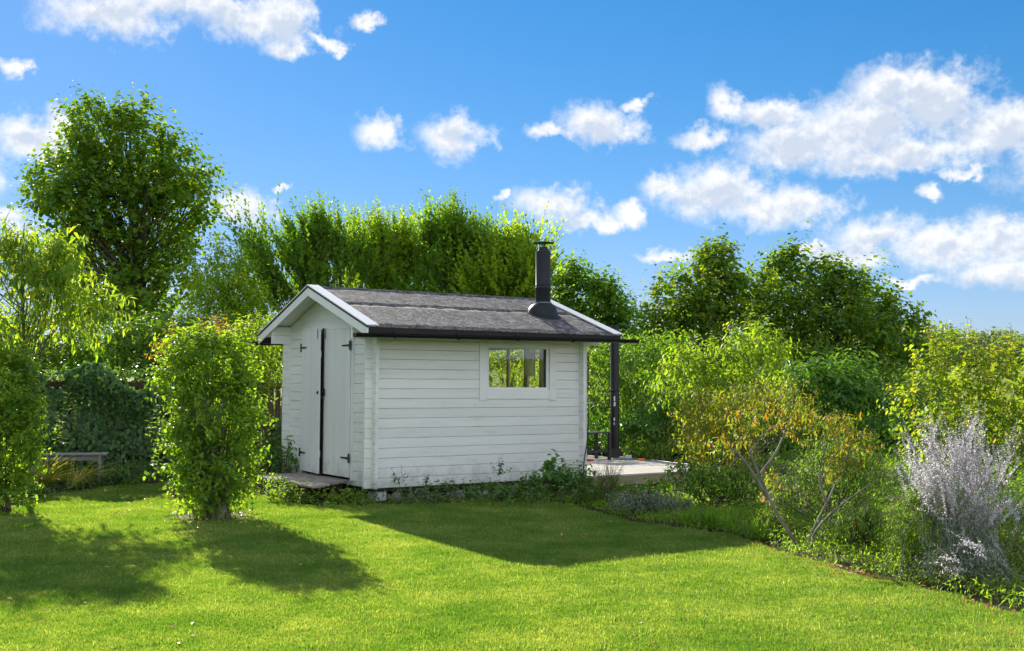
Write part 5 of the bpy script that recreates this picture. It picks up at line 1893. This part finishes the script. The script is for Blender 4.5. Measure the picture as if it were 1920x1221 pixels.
sage('tall silver-stemmed sage with a cloud of pale lavender flower spikes at the right', (1800, 1085),
     [(1770, 830, 62, 46, 28), (1795, 790, 55, 34, 18), (1745, 775, 30, 18, 6), (1830, 800, 30, 26, 6), (1690, 840, 18, 30, 5), (1725, 855, 45, 34, 14), (1850, 860, 40, 30, 16), (1790, 880, 75, 40, 26), (1740, 900, 60, 30, 12), (1690, 790, 16, 30, 3), (1912, 800, 10, 20, 5), (1885, 930, 40, 34, 16), (1840, 930, 40, 34, 10)], 9.6, 0)
sage('smaller silver sage sprays drooping low in front of the tall sage', (1830, 1110), [(1805, 1005, 48, 20, 4), (1775, 1025, 34, 24, 2), (1840, 1000, 34, 28, 3), (1765, 1060, 24, 16, 2)], 8.9, 0)

# ferny / grassy tufts on the border edge
for (px, py, n, L_, lab) in [(1330, 992, 150, .36, 'green grassy tuft between the silvery mound and the lawn corner'), (1375, 1000, 110, .34, 'bright grassy tuft right of the first green tuft on the border edge'),
                             (1290, 985, 90, .30, 'dark green grassy tuft beside the silvery mound'), (1420, 1012, 100, .30, 'yellow-green grassy tuft at the lawn corner left of the leaning shrub')]:
    strap_clump('grass_tuft_plant', lab, 'plant', px, py, n, L_, .75, G['herb'], .010, .9)
shrub('pink_flower', 'single small pink flower in the border left of the box bush', 'flower', [(1604, 982, 3, 3)], 11.0, (1604, 1040), 4, G['pink'], (.022, .016), slen=.03, spacing=.006, stems=2, stem_r=.003)

# small plants under the wall and platform
shrub('ground_ivy', 'sunlit low green ground plants in front of the door platform', 'plant', [(545, 930, 48, 16), (600, 938, 50, 12), (520, 915, 24, 14, .3), (650, 938, 40, 12)], 15.0, (560, 945), 260, G['column'], (.055, .040), slen=.14, spacing=.03, up=.5, stems=10)
shrub('ground_ivy', 'dark low leafy plants under the left half of the long shed wall', 'plant', [(700, 940, 46, 10), (780, 932, 50, 12), (860, 928, 50, 14), (820, 925, 30, 14)], 15.0, (760, 945), 120, G['ivy'], (.06, .05), slen=.14, spacing=.03, up=.6, stems=10)
shrub('ground_ivy', 'dark green leafy plants along the shed foot left of the window plant', 'plant', [(920, 925, 46, 12), (985, 925, 40, 14), (1000, 905, 14, 12)], 15.2, (950, 945), 190, G['laurel'], (.06, .04), slen=.15, spacing=.03, up=.7, stems=10)
for (px, py, h_, lab) in [(752, 905, .3, 'single leafy sprig before the left end of the long wall'), (935, 885, .42, 'slender sprig standing against the long wall below the window'), (800, 908, .22, 'short leafy sprig above the pale slanting stone')]:
    shrub('wall_sprig', lab, 'plant', [(px, py, 5, 12)], 15.0 if px < 900 else 15.6, (px, 935), 7, G['ivy'], (.05, .036), slen=h_ * .6, spacing=.03, up=1.4, stems=3, stem_r=.005)


# ------------------------------------------------------------------ undergrowth, fallen leaves, far wood
def undergrowth(name, label, poly_px, n, mat, leaf, shape, slen, up, z=.01, depthpoly=None):
    poly = depthpoly or [tuple(gp(x, y)[:2]) for x, y in poly_px]
    xs, ys = np.array(poly).T
    P = []
    x = xs.min() + (xs.max() - xs.min()) * rng.random(n * 6)
    y = ys.min() + (ys.max() - ys.min()) * rng.random(n * 6)
    k = in_poly(x, y, poly)
    x, y = x[k][:n], y[k][:n]
    P0 = np.stack([x, y, np.full(len(x), z)], 1)
    LV = Leaves()
    hs_ = slen * (.5 + .6 * rng.random(len(x)) + .35 * fbm2(x * 2, y * 2, 3))
    shoot_leaves(LV, P0, nrm(rdir(len(x), up)), np.clip(hs_, .04, 9), .1, .03, leaf[0], leaf[1], shape, droop=.15, jit=.4)
    o = LV.build(name, mat)
    tag(o, label, kind='stuff')
    return o


bed_far = [(-6, 13.8), (-3.0, 15.3), (-2.2, 14.2), (1.2, 14.3), (2.4, 12.9), (3.3, 10.8), (4.3, 8.6), (9, 8), (14, 14), (12, 24), (6.5, 26), (3.6, 22.8), (5.4, 19.3), (1.6, 16.9), (-1.7, 14.95), (-2.6, 15.5)]
edge = [tuple(gp(x, y - 4)[:2]) for x, y in LAWN_EDGE[16:-1]] + [(6.6, 7.0), (6.0, 11), (4, 13.5), (2.6, 16), (1.0, 15.4), (.9, 14.6)]
undergrowth('undergrowth', 'mixed low green foliage covering the soil of the right border', None, 9000, G['herb'], (.05, .022), 'oval', .22, 1.2, depthpoly=bed_far)
undergrowth('undergrowth', 'narrow-leaved low weeds along the lawn side of the right border', None, 9000, G['column'], (.05, .013), 'lance', .17, 1.3, depthpoly=edge)
undergrowth('undergrowth', 'taller rank green growth far behind the right border', None, 900, G['herb'], (.12, .04), 'lance', .5, 1.5, depthpoly=[(4, 13), (14, 12), (16, 30), (8, 34), (3.5, 24.5), (6.6, 20)])
undergrowth('undergrowth', 'dark low leaves at the foot of the fence and trees on the left', None, 3600, G['ivy'], (.07, .04), 'oval', .24, 1.0,
            depthpoly=[(-12, 13), (-6.5, 14.6), (-5.9, 17.4), (-3.2, 18.6), (-2.6, 16.7), (-3.2, 17.2), (-1.4, 20.6), (-6, 24), (-12, 22)])
undergrowth('undergrowth', 'tall dark green growth under the trees behind the shed', None, 6500, G['laurel'], (.16, .07), 'oval', 1.2, 1.6, depthpoly=[(-12, 21.5), (-3, 22.5), (2.5, 24.5), (9, 27), (14, 31), (14, 37), (-14, 34)])

# fallen leaves on the lawn edge and under shrubs
nL = 580
px_ = np.concatenate([rng.normal(1560, 150, 240), rng.normal(200, 90, 90), rng.uniform(0, 1900, 90), rng.normal(405, 60, 160)])
py_ = np.concatenate([np.interp(px_[:240], [p[0] for p in LAWN_EDGE[12:]], [p[1] for p in LAWN_EDGE[12:]]) + np.abs(rng.normal(4, 9, 240)) - 4, rng.normal(940, 14, 90), rng.uniform(960, 1215, 90), rng.normal(972, 8, 160)])
P = np.array([gp(a, b_) for a, b_ in zip(px_, py_)])
P[:, 2] = .022
LV = Leaves()
LV.add(P, rdir(nL) * np.array([1, 1, .2]), rdir(nL, 2.5), .03 + .03 * rng.random(nL), .02 + .012 * rng.random(nL), 'oval')
tag(LV.build('fallen_leaves', G['dead']), 'brown and reddish fallen leaves along the lawn edge', kind='stuff')

# far wood on the rise
nW = 900
LV = Leaves()
TBw = Tubes()
aw = rng.uniform(-.75, .75, nW)
dw = 235 + 30 * rng.random(nW)
hw_ = 6 + 4 * fbm2(aw * 9, aw * 3, 2) * .5 + 3 * rng.random(nW)
cx_, cy_ = np.sin(aw) * dw, np.cos(aw) * dw
cz_ = terrain(cx_, cy_)
for j in range(190):
    d = rdir(nW, .1)
    P = np.stack([cx_, cy_, cz_ + hw_ * .55], 1) + d * np.stack([hw_ * .55, hw_ * .55, hw_ * .5], 1) * (.75 + .25 * rng.random(nW))[:, None]
    LV.add(P, rdir(nW), rdir(nW, .4) + d, .5 + .5 * rng.random(nW), .45 + .4 * rng.random(nW), 'diamond')
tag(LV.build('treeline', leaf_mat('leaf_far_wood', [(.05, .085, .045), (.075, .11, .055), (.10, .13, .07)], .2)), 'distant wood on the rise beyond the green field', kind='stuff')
